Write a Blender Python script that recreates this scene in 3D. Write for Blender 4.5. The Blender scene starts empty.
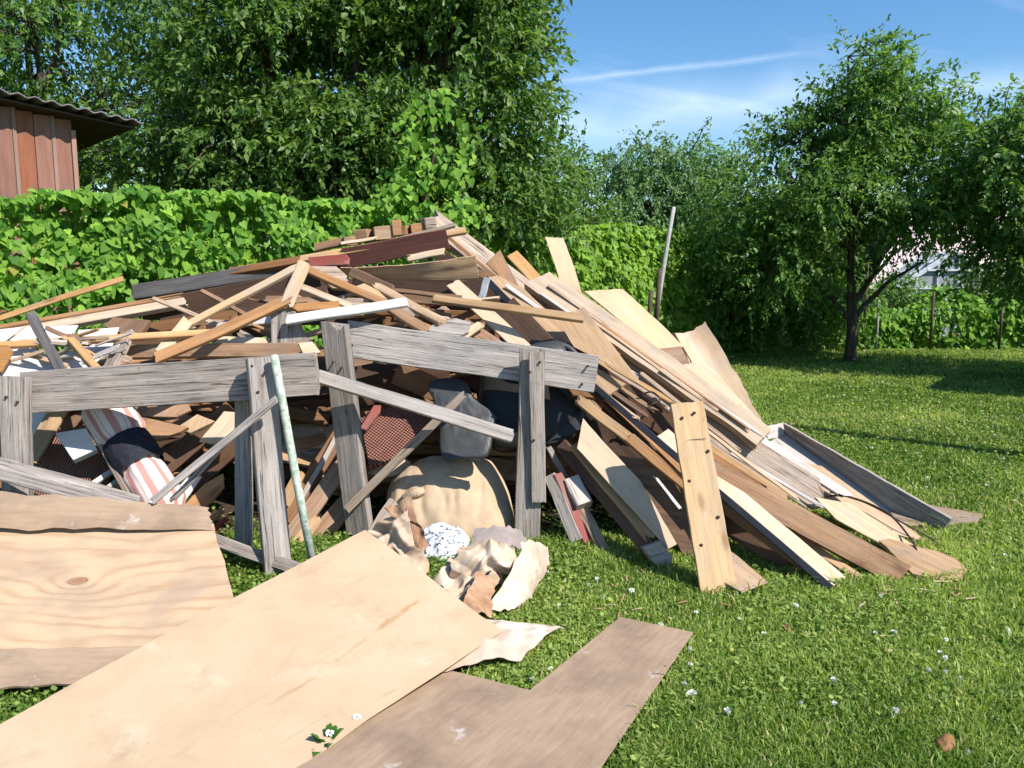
import bpy, math, random
import numpy as np
from mathutils import Vector, Matrix, noise

random.seed(7)
RNG = np.random.default_rng(7)
R = math.radians
scene = bpy.context.scene
COL = scene.collection

# ------------------------------------------------------------------ camera
FPX, EYE, HOR = 820.0, 1.6, 270.0
PITCH = math.atan((384 - HOR) / FPX)
cd = bpy.data.cameras.new('camera')
cd.sensor_width = 36.0
cd.lens = 36.0 * FPX / 1024
cd.clip_start, cd.clip_end = 0.05, 2000
cam = bpy.data.objects.new('camera', cd)
cam.location = (0, 0, EYE)
cam.rotation_euler = (math.pi / 2 - PITCH, 0, 0)
COL.objects.link(cam)
scene.camera = cam
CP, SP = math.cos(PITCH), math.sin(PITCH)


def ray(x, y):
    a, b = (x - 512) / FPX, -(y - 384) / FPX
    return Vector((a, CP + b * SP, -SP + b * CP))


def P(x, y, Y):
    d = ray(x, y)
    return Vector((0, 0, EYE)) + d * (Y / d.y)


def G(x, y, z=0.0):
    d = ray(x, y)
    return Vector((0, 0, EYE)) + d * ((z - EYE) / d.z)


# ------------------------------------------------------------------ tagging
def tag(o, label=None, cat=None, group=None, kind=None):
    if label: o['label'] = label
    if cat: o['category'] = cat
    if group: o['group'] = group
    if kind: o['kind'] = kind
    return o


def empty(name, loc, label, cat, group=None):
    o = bpy.data.objects.new(name, None)
    o.location = loc
    COL.objects.link(o)
    return tag(o, label, cat, group)


def link(name, verts, faces, mat, parent=None, M=None, smooth=False):
    me = bpy.data.meshes.new(name)
    me.from_pydata([tuple(v) for v in verts], [], faces)
    me.update()
    if smooth:
        me.polygons.foreach_set('use_smooth', [True] * len(me.polygons))
    o = bpy.data.objects.new(name, me)
    if mat: me.materials.append(mat)
    COL.objects.link(o)
    if M is not None: o.matrix_world = M
    if parent is not None:
        o.parent = parent
        o.matrix_parent_inverse = parent.matrix_basis.inverted()
    return o


def big_mesh(name, V, F, mat, tone=None, parent=None, smooth=False):
    me = bpy.data.meshes.new(name)
    n, c = F.shape
    me.vertices.add(len(V)); me.vertices.foreach_set('co', V.astype(np.float32).ravel())
    me.loops.add(n * c); me.loops.foreach_set('vertex_index', F.astype(np.int32).ravel())
    me.polygons.add(n)
    me.polygons.foreach_set('loop_start', np.arange(0, n * c, c, dtype=np.int32))
    if smooth: me.polygons.foreach_set('use_smooth', np.ones(n, dtype=bool))
    if tone is not None:
        at = me.attributes.new('tone', 'FLOAT', 'POINT')
        at.data.foreach_set('value', tone.astype(np.float32))
    me.update(calc_edges=True)
    me.materials.append(mat)
    o = bpy.data.objects.new(name, me)
    COL.objects.link(o)
    if parent is not None:
        o.parent = parent
        o.matrix_parent_inverse = parent.matrix_basis.inverted()
    return o


# ------------------------------------------------------------------ materials
class NT:
    def __init__(s, name):
        s.m = bpy.data.materials.new(name)
        s.m.use_nodes = True
        s.t = s.m.node_tree
        s.t.nodes.clear()
        s.out = s.n('ShaderNodeOutputMaterial')

    def n(s, typ, **kw):
        nd = s.t.nodes.new(typ)
        for k, v in kw.items(): setattr(nd, k, v)
        return nd

    def l(s, a, b): s.t.links.new(a, b)

    def val(s, sock, v):
        if hasattr(v, 'node'): s.l(v, sock)
        else: sock.default_value = v

    def math(s, op, a, b=0.0, clamp=False):
        nd = s.n('ShaderNodeMath', operation=op, use_clamp=clamp)
        s.val(nd.inputs[0], a); s.val(nd.inputs[1], b)
        return nd.outputs[0]

    def mix(s, f, a, b, mode='MIX'):
        nd = s.n('ShaderNodeMix', data_type='RGBA', blend_type=mode)
        s.val(nd.inputs[0], f)
        s.val(nd.inputs[6], a if hasattr(a, 'node') else (*a, 1))
        s.val(nd.inputs[7], b if hasattr(b, 'node') else (*b, 1))
        return nd.outputs[2]

    def noise(s, vec, scale=1.0, detail=4.0, rough=0.55, dist=0.0):
        nd = s.n('ShaderNodeTexNoise')
        s.l(vec, nd.inputs['Vector'])
        nd.inputs['Scale'].default_value = scale
        nd.inputs['Detail'].default_value = detail
        nd.inputs['Roughness'].default_value = rough
        nd.inputs['Distortion'].default_value = dist
        return nd.outputs['Fac']

    def mapr(s, f, a, b, c=0.0, d=1.0):
        nd = s.n('ShaderNodeMapRange')
        s.l(f, nd.inputs[0])
        for i, v in enumerate((a, b, c, d)): nd.inputs[i + 1].default_value = v
        return nd.outputs[0]

    def mapping(s, vec, sc=(1, 1, 1), loc=None):
        nd = s.n('ShaderNodeMapping')
        s.l(vec, nd.inputs[0])
        nd.inputs['Scale'].default_value = sc
        if loc is not None: s.l(loc, nd.inputs['Location'])
        return nd.outputs[0]

    def bsdf(s, col, rough=0.8, spec=0.25, bump=None, bs=0.3, bd=0.01):
        b = s.n('ShaderNodeBsdfPrincipled')
        s.val(b.inputs['Base Color'], col if hasattr(col, 'node') else (*col, 1))
        s.val(b.inputs['Roughness'], rough)
        b.inputs['Specular IOR Level'].default_value = spec
        if bump is not None:
            bp = s.n('ShaderNodeBump')
            bp.inputs['Strength'].default_value = bs
            bp.inputs['Distance'].default_value = bd
            s.l(bump, bp.inputs['Height'])
            s.l(bp.outputs[0], b.inputs['Normal'])
        s.l(b.outputs[0], s.out.inputs[0])
        return b


def objco(n):
    tc = n.n('ShaderNodeTexCoord').outputs['Object']
    rnd = n.n('ShaderNodeObjectInfo').outputs['Random']
    off = n.n('ShaderNodeCombineXYZ')
    n.l(n.math('MULTIPLY', rnd, 37.0), off.inputs[0])
    n.l(n.math('MULTIPLY', rnd, 91.0), off.inputs[1])
    n.l(n.math('MULTIPLY', rnd, 53.0), off.inputs[2])
    return tc, off.outputs[0], rnd


def wood(name, light, dark, crack=0.0, blotch=0.35, stain=(0.12, 0.075, 0.045), vary=0.25, knots=0.5, grain=1.0, dirt=0.3, bump=0.35, grime=0.45):
    n = NT(name)
    tc, off, rnd = objco(n)
    g1 = n.noise(n.mapping(tc, (1.6, 26 * grain, 26 * grain), off), 1.0, 6, 0.62, 0.25)
    g2 = n.noise(n.mapping(tc, (5, 150 * grain, 150 * grain), off), 1.0, 3, 0.6)
    f = n.math('ADD', n.math('MULTIPLY', n.mapr(g1, 0.3, 0.72), 0.65), n.math('MULTIPLY', n.mapr(g2, 0.3, 0.7), 0.35))
    c = n.mix(f, dark, light)
    big = n.noise(n.mapping(tc, (1.3, 3.5, 3.5), off), 1.7, 5, 0.6)
    c = n.mix(n.math('MULTIPLY', n.mapr(big, 0.5, 0.75), blotch), c, stain)
    spk = n.noise(n.mapping(tc, (1, 1, 1), off), 38.0, 3, 0.7)
    c = n.mix(n.math('MULTIPLY', n.mapr(spk, 0.62, 0.78), dirt), c, tuple(x * 0.35 for x in dark))
    gm = n.noise(n.mapping(tc, (2.2, 6.0, 6.0), off), 1.1, 6, 0.68, 0.3)
    lum = (dark[0] + dark[1] + dark[2]) / 3
    c = n.mix(n.math('MULTIPLY', n.mapr(gm, 0.50, 0.68), grime), c, (lum * 1.25, lum * 1.1, lum * 1.0))
    hgt = f
    if knots:
        v = n.n('ShaderNodeTexVoronoi')
        n.l(n.mapping(tc, (2.4, 7.0, 7.0), off), v.inputs['Vector'])
        v.inputs['Scale'].default_value = 1.0
        k = n.mapr(v.outputs['Distance'], 0.06, 0.17, 1.0, 0.0)
        c = n.mix(n.math('MULTIPLY', k, knots), c, (stain[0] * 0.6, stain[1] * 0.5, stain[2] * 0.4))
    if crack:
        cr = n.noise(n.mapping(tc, (0.45, 15, 15), off), 1.0, 4, 0.6, 0.12)
        line = n.mapr(n.math('ABSOLUTE', n.math('SUBTRACT', cr, 0.47)), 0.0, 0.014, 1.0, 0.0)
        line = n.math('MULTIPLY', line, n.mapr(n.noise(n.mapping(tc, (2.0, 3, 3), off), 1.0, 3, 0.5), 0.42, 0.58))
        fine = n.noise(n.mapping(tc, (2.2, 75, 75), off), 1.0, 5, 0.65)
        line = n.math('MAXIMUM', line, n.math('MULTIPLY', n.mapr(fine, 0.42, 0.3, 0.0, 1.0), 0.7))
        c = n.mix(n.math('MULTIPLY', line, crack), c, tuple(x * 0.22 for x in dark))
        hgt = n.math('SUBTRACT', f, n.math('MULTIPLY', line, 1.4))
    hs = n.n('ShaderNodeHueSaturation')
    n.l(c, hs.inputs['Color'])
    n.l(n.mapr(rnd, 0, 1, 1 - vary, 1 + vary * 0.7), hs.inputs['Value'])
    r2 = n.math('FRACT', n.math('MULTIPLY', rnd, 17.3))
    n.l(n.mapr(r2, 0, 1, 0.88, 1.18), hs.inputs['Saturation'])
    n.bsdf(hs.outputs[0], 0.82, 0.18, hgt, bump, 0.006)
    return n.m


M = {}
M['pine'] = wood('pine_wood', (0.61, 0.41, 0.235), (0.33, 0.185, 0.09), blotch=0.45, dirt=0.6)
M['pale'] = wood('pale_raw_wood', (0.68, 0.515, 0.34), (0.43, 0.285, 0.165), blotch=0.35, stain=(0.27, 0.165, 0.10), dirt=0.6, vary=0.12)
M['ply'] = wood('plywood', (0.64, 0.465, 0.295), (0.48, 0.325, 0.20), blotch=0.45, stain=(0.30, 0.18, 0.11), knots=0.1, grain=0.5, vary=0.15, dirt=0.5, bump=0.12)
M['orange'] = wood('orange_wood', (0.50, 0.29, 0.15), (0.26, 0.125, 0.058), blotch=0.5, dirt=0.6)
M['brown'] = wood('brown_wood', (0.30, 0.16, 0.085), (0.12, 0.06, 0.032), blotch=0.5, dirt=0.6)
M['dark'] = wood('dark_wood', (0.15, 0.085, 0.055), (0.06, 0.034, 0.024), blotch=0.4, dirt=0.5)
M['rust'] = wood('rusty_timber', (0.52, 0.32, 0.19), (0.25, 0.125, 0.062), blotch=0.85, stain=(0.10, 0.045, 0.025), dirt=0.8, vary=0.1)
M['grey'] = wood('weathered_grey_wood', (0.54, 0.47, 0.415), (0.215, 0.178, 0.155), crack=1.0, blotch=0.35, stain=(0.12, 0.11, 0.105), vary=0.15, knots=0.35, bump=0.8, dirt=0.6)
M['tangrey'] = wood('weathered_tan_wood', (0.57, 0.44, 0.335), (0.26, 0.18, 0.125), crack=0.85, blotch=0.35, stain=(0.16, 0.11, 0.08), vary=0.18, bump=0.8, dirt=0.6)
M['dgrey'] = wood('dark_grey_timber', (0.17, 0.15, 0.145), (0.06, 0.053, 0.05), crack=0.6, blotch=0.35, stain=(0.27, 0.25, 0.23), vary=0.15)
M['red'] = wood('old_red_paint', (0.33, 0.075, 0.05), (0.20, 0.04, 0.03), blotch=0.6, stain=(0.34, 0.22, 0.17), knots=0, dirt=0.6)
M['redbrown'] = wood('red_brown_board', (0.19, 0.06, 0.04), (0.085, 0.027, 0.02), blotch=0.4, knots=0)
M['white'] = wood('old_white_paint', (0.68, 0.655, 0.62), (0.54, 0.505, 0.47), blotch=0.45, stain=(0.42, 0.36, 0.30), knots=0, vary=0.1, dirt=0.6, bump=0.12)
M['whitewood'] = wood('bleached_wood', (0.66, 0.60, 0.55), (0.40, 0.34, 0.295), crack=0.7, blotch=0.3, stain=(0.38, 0.28, 0.20), knots=0.2, vary=0.08, dirt=0.5)


def hardboard(streaks=()):
    n = NT('hardboard')
    tc, off, rnd = objco(n)
    big = n.noise(tc, 2.2, 6, 0.6)
    c = n.mix(n.mapr(big, 0.3, 0.7), (0.49, 0.345, 0.215), (0.585, 0.435, 0.285))
    fib = n.noise(n.mapping(tc, (30, 160, 30)), 1.0, 4, 0.6)
    c = n.mix(n.math('MULTIPLY', n.mapr(fib, 0.35, 0.7), 0.2), c, (0.40, 0.26, 0.145))
    dm = n.noise(n.mapping(tc, (1.2, 1.6, 1)), 3.1, 7, 0.68, 0.6)
    c = n.mix(n.math('MULTIPLY', n.mapr(dm, 0.54, 0.72), 0.42), c, (0.34, 0.22, 0.13))
    sep = n.n('ShaderNodeSeparateXYZ'); n.l(tc, sep.inputs[0])
    ragged = n.math('MULTIPLY', n.math('SUBTRACT', n.noise(tc, 16, 5, 0.7), 0.5), 0.05)
    for (ax, ay, bx, by, wd, amt) in streaks:
        ln = math.hypot(bx - ax, by - ay); ux, uy = (bx - ax) / ln, (by - ay) / ln
        px, py = n.math('SUBTRACT', sep.outputs[0], ax), n.math('SUBTRACT', sep.outputs[1], ay)
        s_ = n.math('ADD', n.math('MULTIPLY', px, ux), n.math('MULTIPLY', py, uy))
        d_ = n.math('ABSOLUTE', n.math('ADD', n.math('SUBTRACT', n.math('MULTIPLY', py, ux), n.math('MULTIPLY', px, uy)), ragged))
        m_ = n.math('MULTIPLY', n.mapr(d_, wd * 0.3, wd, 1.0, 0.0), n.math('MULTIPLY', n.mapr(s_, 0, 0.04), n.mapr(s_, ln - 0.06, ln, 1.0, 0.0)))
        m_ = n.math('MULTIPLY', m_, n.mapr(n.noise(tc, 11, 4, 0.6), 0.3, 0.55, 0.25, 1.0))
        c = n.mix(n.math('MULTIPLY', m_, amt), c, (0.40, 0.23, 0.10))
    # long brown scuff streaks
    st = n.noise(n.mapping(tc, (1.6, 8.0, 1.0)), 1.2, 5, 0.6, 0.3)
    c = n.mix(n.math('MULTIPLY', n.mapr(st, 0.66, 0.78), 0.6), c, (0.34, 0.19, 0.085))
    wear = n.noise(n.mapping(tc, (1, 1, 1)), 4.0, 7, 0.7)
    c = n.mix(n.math('MULTIPLY', n.mapr(wear, 0.58, 0.76), 0.5), c, (0.72, 0.60, 0.46))
    scr = n.noise(n.mapping(tc, (1.2, 60, 1), off), 1.0, 3, 0.5, 0.1)
    c = n.mix(n.math('MULTIPLY', n.mapr(scr, 0.68, 0.74), 0.35), c, (0.33, 0.22, 0.13))
    sp = n.noise(tc, 60.0, 2, 0.6)
    c = n.mix(n.math('MULTIPLY', n.mapr(sp, 0.72, 0.77), 0.6), c, (0.16, 0.10, 0.06))
    n.bsdf(c, 0.72, 0.25, n.math('ADD', fib, n.math('MULTIPLY', big, 2.0)), 0.15, 0.004)
    return n.m


M['hard'] = hardboard()


def brownboard():
    n = NT('grey_brown_board')
    tc, off, rnd = objco(n)
    fib = n.noise(n.mapping(tc, (5, 45, 5)), 1.0, 7, 0.72, 0.5)
    c = n.mix(n.mapr(fib, 0.3, 0.72), (0.31, 0.21, 0.135), (0.43, 0.305, 0.205))
    big = n.noise(tc, 3.0, 5, 0.6)
    c = n.mix(n.math('MULTIPLY', n.mapr(big, 0.46, 0.70), 0.65), c, (0.18, 0.12, 0.085))
    wp = n.noise(tc, 5.0, 6, 0.72)
    c = n.mix(n.math('MULTIPLY', n.mapr(wp, 0.62, 0.72), 0.75), c, (0.62, 0.57, 0.54))
    n.bsdf(c, 0.75, 0.2, fib, 0.2, 0.004)
    return n.m


M['brownboard'] = brownboard()


def knotply():
    """Pine veneer with flowing rings round knots."""
    n = NT('knotty_pine_veneer')
    tc, off, rnd = objco(n)
    w = n.noise(n.mapping(tc, (1.1, 3.2, 1)), 1.3, 3, 0.5)
    sep = n.n('ShaderNodeSeparateXYZ'); n.l(tc, sep.inputs[0])
    kx, ky = n.math('SUBTRACT', sep.outputs[0], -0.045), n.math('SUBTRACT', sep.outputs[1], 0.02)
    d = n.math('SQRT', n.math('ADD', n.math('MULTIPLY', n.math('MULTIPLY', kx, kx), 0.45), n.math('MULTIPLY', ky, ky)))
    swirl = n.math('DIVIDE', 0.05, n.math('ADD', d, 0.06))
    ph = n.math('ADD', n.math('MULTIPLY', n.math('ADD', sep.outputs[1], n.math('MULTIPLY', w, 0.34)), 62.0), n.math('MULTIPLY', swirl, 40.0))
    rings = n.math('ADD', n.math('MULTIPLY', n.math('SINE', ph), 0.5), 0.5)
    fade = n.noise(n.mapping(tc, (1.5, 5, 1)), 1.4, 3, 0.5)
    c = n.mix(n.math('MULTIPLY', n.math('POWER', rings, 2.5), n.mapr(fade, 0.35, 0.65, 0.2, 0.75)), (0.56, 0.395, 0.245), (0.37, 0.215, 0.11))
    fine = n.noise(n.mapping(tc, (4, 110, 4)), 1.0, 4, 0.6)
    c = n.mix(n.math('MULTIPLY', n.mapr(fine, 0.35, 0.7), 0.2), c, (0.42, 0.27, 0.16))
    c = n.mix(n.mapr(d, 0.018, 0.028, 1.0, 0.0), c, (0.32, 0.14, 0.05))
    c = n.mix(n.math('MULTIPLY', n.mapr(n.math('ABSOLUTE', n.math('SUBTRACT', d, 0.027)), 0.0, 0.006, 1.0, 0.0), 0.8), c, (0.10, 0.05, 0.03))
    gr = n.noise(tc, 3.2, 5, 0.6)
    c = n.mix(n.math('MULTIPLY', n.mapr(gr, 0.44, 0.66), 0.7), c, (0.37, 0.265, 0.19))
    n.bsdf(c, 0.75, 0.2, fine, 0.2, 0.004)
    return n.m


M['knotply'] = knotply()


def plain(name, col, rough=0.6, spec=0.3, var=0.2, scale=8.0, bump=0.2, bs=None):
    n = NT(name)
    tc, off, rnd = objco(n)
    f = n.noise(n.mapping(tc, (1, 1, 1), off), scale, 5, 0.6)
    c = n.mix(n.mapr(f, 0.3, 0.7), tuple(x * (1 - var) for x in col), tuple(min(1, x * (1 + var)) for x in col))
    n.bsdf(c, rough, spec, f, bump, bs or 0.01)
    return n.m


M['black'] = plain('black_edging', (0.025, 0.027, 0.032), 0.45, 0.4)
M['nail'] = plain('rusty_nail', (0.07, 0.035, 0.02), 0.7)
M['leather'] = plain('black_leather', (0.042, 0.042, 0.043), 0.42, 0.45, 0.15, 60.0, 0.12)
M['leather2'] = plain('black_plastic_shell', (0.013, 0.0125, 0.012), 0.5, 0.35)
M['wire'] = plain('rusty_wire', (0.06, 0.035, 0.025), 0.6)
M['metal'] = plain('galvanised_steel', (0.30, 0.31, 0.31), 0.5, 0.5, 0.25, 14)


def pipe_mat():
    n = NT('flaking_green_paint')
    tc, off, rnd = objco(n)
    f = n.noise(tc, 26, 5, 0.7)
    c = n.mix(n.mapr(f, 0.42, 0.55), (0.27, 0.36, 0.26), (0.50, 0.52, 0.44))
    g = n.noise(tc, 60, 3, 0.7)
    c = n.mix(n.mapr(g, 0.6, 0.66), c, (0.16, 0.10, 0.06))
    n.bsdf(c, 0.6, 0.3, f, 0.3, 0.002)
    return n.m


M['pipe'] = pipe_mat()


def burlap():
    n = NT('burlap')
    tc, off, rnd = objco(n)
    sep = n.n('ShaderNodeSeparateXYZ'); n.l(tc, sep.inputs[0])
    wv = n.math('MULTIPLY', n.math('SINE', n.math('MULTIPLY', sep.outputs[0], 480.0)), n.math('SINE', n.math('MULTIPLY', sep.outputs[1], 480.0)))
    f = n.noise(tc, 9, 6, 0.65)
    c = n.mix(n.mapr(f, 0.3, 0.7), (0.48, 0.335, 0.205), (0.62, 0.465, 0.315))
    c = n.mix(n.mapr(wv, -0.6, 0.8, 0.3, 0.0), c, (0.25, 0.165, 0.095))
    n.bsdf(c, 0.95, 0.05, wv, 0.35, 0.003)
    return n.m


M['burlap'] = burlap()


def stripes():
    n = NT('striped_ticking')
    uv = n.n('ShaderNodeUVMap').outputs[0]
    sep = n.n('ShaderNodeSeparateXYZ'); n.l(uv, sep.inputs[0])
    u = n.math('ADD', sep.outputs[0], n.math('MULTIPLY', n.math('SUBTRACT', n.noise(uv, 9, 3, 0.5), 0.5), 0.02))
    s1 = n.math('SINE', n.math('MULTIPLY', u, 6.2832 * 9))
    s2 = n.math('SINE', n.math('MULTIPLY', u, 6.2832 * 23))
    c = n.mix(n.mapr(s1, 0.2, 0.6), (0.70, 0.60, 0.54), (0.50, 0.25, 0.21))
    c = n.mix(n.mapr(s2, 0.75, 0.9, 0.0, 0.5), c, (0.42, 0.17, 0.16))
    f = n.noise(n.n('ShaderNodeTexCoord').outputs['Object'], 30, 4, 0.6)
    n.bsdf(c, 0.9, 0.1, f, 0.3, 0.004)
    return n.m


M['stripes'] = stripes()
M['band'] = plain('black_ribbed_knit', (0.025, 0.025, 0.032), 0.85, 0.15, 0.4, 30)


def ribbed(name, a, b, sx, sy):
    n = NT(name)
    tc, off, rnd = objco(n)
    sep = n.n('ShaderNodeSeparateXYZ'); n.l(tc, sep.inputs[0])
    w1 = n.math('SINE', n.math('MULTIPLY', sep.outputs[0], sx))
    w2 = n.math('SINE', n.math('MULTIPLY', sep.outputs[1], sy))
    h = n.math('MULTIPLY', w1, w2) if sx > 1 else w2
    f = n.noise(tc, 14, 4, 0.6)
    c = n.mix(n.mapr(h, -0.4, 0.4), a, b)
    c = n.mix(n.math('MULTIPLY', n.mapr(f, 0.4, 0.7), 0.4), c, a)
    n.bsdf(c, 0.9, 0.1, h, 0.9, 0.01)
    return n.m


M['knit'] = ribbed('knobbly_red_brown_rug', (0.13, 0.05, 0.035), (0.42, 0.20, 0.15), 260, 260)
M['ribwood'] = ribbed('ribbed_red_brown_board', (0.20, 0.085, 0.055), (0.45, 0.25, 0.18), 0, 420)


def paper(name, a, b, scale=5.0):
    n = NT(name)
    tc, off, rnd = objco(n)
    f = n.noise(n.mapping(tc, (1, 1, 1), off), scale, 6, 0.65, 0.4)
    c = n.mix(n.mapr(f, 0.35, 0.65), a, b)
    fine = n.noise(tc, 45, 4, 0.7)
    n.bsdf(c, 0.8, 0.2, n.math('ADD', f, n.math('MULTIPLY', fine, 0.3)), 0.5, 0.01)
    return n.m


M['paper'] = paper('stained_brown_paper', (0.44, 0.30, 0.19), (0.66, 0.52, 0.39))
M['paper2'] = paper('wood_patterned_paper', (0.46, 0.33, 0.24), (0.66, 0.54, 0.43), 3.0)
M['kraft'] = paper('kraft_paper', (0.26, 0.13, 0.07), (0.48, 0.30, 0.18))
M['rag'] = paper('grey_rag', (0.24, 0.19, 0.17), (0.36, 0.30, 0.27))


def speck():
    n = NT('speckled_white_foam')
    tc, off, rnd = objco(n)
    f = n.noise(tc, 42, 4, 0.7)
    c = n.mix(n.mapr(f, 0.53, 0.58), (0.74, 0.76, 0.78), (0.06, 0.07, 0.09))
    n.bsdf(c, 0.7, 0.2, f, 0.6, 0.02)
    return n.m


M['speck'] = speck()


def leaf_mat(name, a, b, trans=0.3, rough=0.5, spec=0.25, dry=None):
    n = NT(name)
    at = n.n('ShaderNodeAttribute', attribute_name='tone').outputs['Fac']
    c = n.mix(at, a, b)
    if dry: c = n.mix(n.mapr(at, 0.955, 0.985), c, dry)
    p = n.n('ShaderNodeBsdfPrincipled')
    n.l(c, p.inputs['Base Color'])
    p.inputs['Roughness'].default_value = rough
    p.inputs['Specular IOR Level'].default_value = spec
    t = n.n('ShaderNodeBsdfTranslucent')
    n.l(n.mix(1.0, c, (1.5, 1.6, 0.7), 'MULTIPLY'), t.inputs[0])
    mx = n.n('ShaderNodeMixShader')
    mx.inputs[0].default_value = trans
    n.l(p.outputs[0], mx.inputs[1]); n.l(t.outputs[0], mx.inputs[2])
    n.l(mx.outputs[0], n.out.inputs[0])
    return n.m


M['leaf_dark'] = leaf_mat('dark_tree_leaf', (0.050, 0.115, 0.022), (0.20, 0.31, 0.065), 0.38, 0.45, 0.35)
M['leaf_apple'] = leaf_mat('apple_leaf', (0.058, 0.135, 0.026), (0.22, 0.35, 0.072), 0.42, 0.45, 0.35)
M['leaf_pale'] = leaf_mat('pale_far_leaf', (0.10, 0.19, 0.065), (0.21, 0.33, 0.125), 0.35, 0.5, 0.3)
M['leaf_vine'] = leaf_mat('bright_vine_leaf', (0.065, 0.18, 0.020), (0.31, 0.50, 0.070), 0.42, 0.55, 0.2, (0.33, 0.30, 0.06))
M['leaf_vine2'] = leaf_mat('yellow_green_vine_leaf', (0.13, 0.25, 0.03), (0.32, 0.48, 0.075), 0.4, 0.5, 0.25)
M['blade'] = leaf_mat('grass_blade', (0.105, 0.195, 0.026), (0.45, 0.52, 0.14), 0.36, 0.5, 0.25, (0.50, 0.42, 0.20))


def bark():
    n = NT('bark')
    tc, off, rnd = objco(n)
    f = n.noise(n.mapping(tc, (14, 14, 3)), 1.0, 6, 0.65)
    c = n.mix(n.mapr(f, 0.3, 0.7), (0.045, 0.034, 0.026), (0.14, 0.11, 0.085))
    n.bsdf(c, 0.9, 0.1, f, 0.7, 0.03)
    return n.m


M['bark'] = bark()


def soil():
    n = NT('lawn_soil')
    tc = n.n('ShaderNodeTexCoord').outputs['Object']
    f = n.noise(tc, 1.2, 6, 0.65)
    g = n.noise(tc, 30, 5, 0.7)
    c = n.mix(n.mapr(f, 0.3, 0.7), (0.055, 0.085, 0.018), (0.085, 0.125, 0.028))
    c = n.mix(n.mapr(g, 0.45, 0.7), c, (0.035, 0.045, 0.014))
    n.bsdf(c, 0.95, 0.05, g, 0.8, 0.03)
    return n.m


M['soil'] = soil()


# ------------------------------------------------------------------ board builders
def frame_from(u, nhint):
    x = u.normalized()
    n = Vector(nhint)
    n = n - x * n.dot(x)
    if n.length < 1e-4: n = Vector((0, 0, 1)) - x * x.z
    z = n.normalized()
    return x, z.cross(x), z


def basis(o, x, y, z):
    m = Matrix((x, y, z)).transposed().to_4x4()
    m.translation = o
    return m


def board_mesh(L, W, T, bow=0.0, twist=0.0, rag=(0.0, 0.0), rng=None, nx=12, ny=6, sag=0.0):
    """Sawn board along local x, face at z=0, body below; chamfered, bowed, with uneven or splintered ends."""
    rng = rng or random
    c = min(0.004, T * 0.2, W * 0.1)
    ring = [(-W / 2, -c)] + [(-W / 2 + c + (W - 2 * c) * i / ny, 0.0) for i in range(ny + 1)] + [(W / 2, -c), (W / 2, -T + c)]
    ring += [(W / 2 - c - (W - 2 * c) * i / ny, -T) for i in range(ny + 1)] + [(-W / 2, -T + c)]
    m = len(ring)
    ends = []
    for r in rag:
        colj = [rng.uniform(-1, 1) for _ in range(ny + 2)]
        ends.append([(r * (colj[int((y / W + 0.5) * ny + 0.5)] * 0.5 + 0.5)) for y, z in ring])
    V, F = [], []
    w1, w2 = rng.uniform(0, 6), rng.uniform(0, 6)
    for i in range(nx + 1):
        s = i / nx
        x = -L / 2 + L * s
        a = twist * (s - 0.5)
        zb = bow * math.sin(math.pi * s) + sag * (s * s)
        yb = 0.0015 * math.sin(w1 + s * 9)
        for j, (y, z) in enumerate(ring):
            dx = 0.0
            if s < 0.25: dx += ends[0][j] * (1 - s / 0.25)
            if s > 0.75: dx -= ends[1][j] * ((s - 0.75) / 0.25)
            k = 1 + 0.012 * math.sin(w2 + 7 * s + (2 if y > 0 else 0))
            V.append((x + dx, y * k * math.cos(a) + yb - z * math.sin(a), z * math.cos(a) + y * math.sin(a) + zb))
    for i in range(nx):
        for j in range(m):
            a, b = i * m + j, i * m + (j + 1) % m
            F.append((a, b, b + m, a + m))
    F.append(tuple(range(m))[::-1])
    F.append(tuple(nx * m + j for j in range(m)))
    F = [f[::-1] for f in F]
    return V, F


def cam_n(p):
    return (Vector((0, 0, EYE)) - p).normalized()


UPF = (0.1, -0.62, 0.78)
N_BOARD = [0]


def plank(name, label, a, b, w, t, mat, n=UPF, cat='board', group=None, parent=None, bow=None, twist=None, rag=None, meters=False):
    """Board between two pixel+depth points on the middle of its seen face; w in picture units at its own distance."""
    A, B = (P(*a), P(*b)) if not isinstance(a, Vector) else (a, b)
    mid = (A + B) / 2
    if n == 'cam': n = cam_n(mid)
    x, y, z = frame_from(B - A, n)
    L = (B - A).length
    W = w if meters else w * mid.y / FPX
    rng = random.Random(N_BOARD[0] * 31 + 5); N_BOARD[0] += 1
    if bow is None: bow = rng.uniform(-0.008, 0.008) * L
    if twist is None: twist = rng.uniform(-0.08, 0.08)
    if rag is None: rag = (rng.choice([0.004, 0.015, 0.04]), rng.choice([0.006, 0.02, 0.06]))
    V, F = board_mesh(L, W, t, bow, twist, rag, rng)
    o = link(name, V, F, M[mat] if isinstance(mat, str) else mat, parent, basis(mid, x, y, z))
    if parent is None: tag(o, label, cat, group)
    elif label: o['label'] = label
    return o


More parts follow.
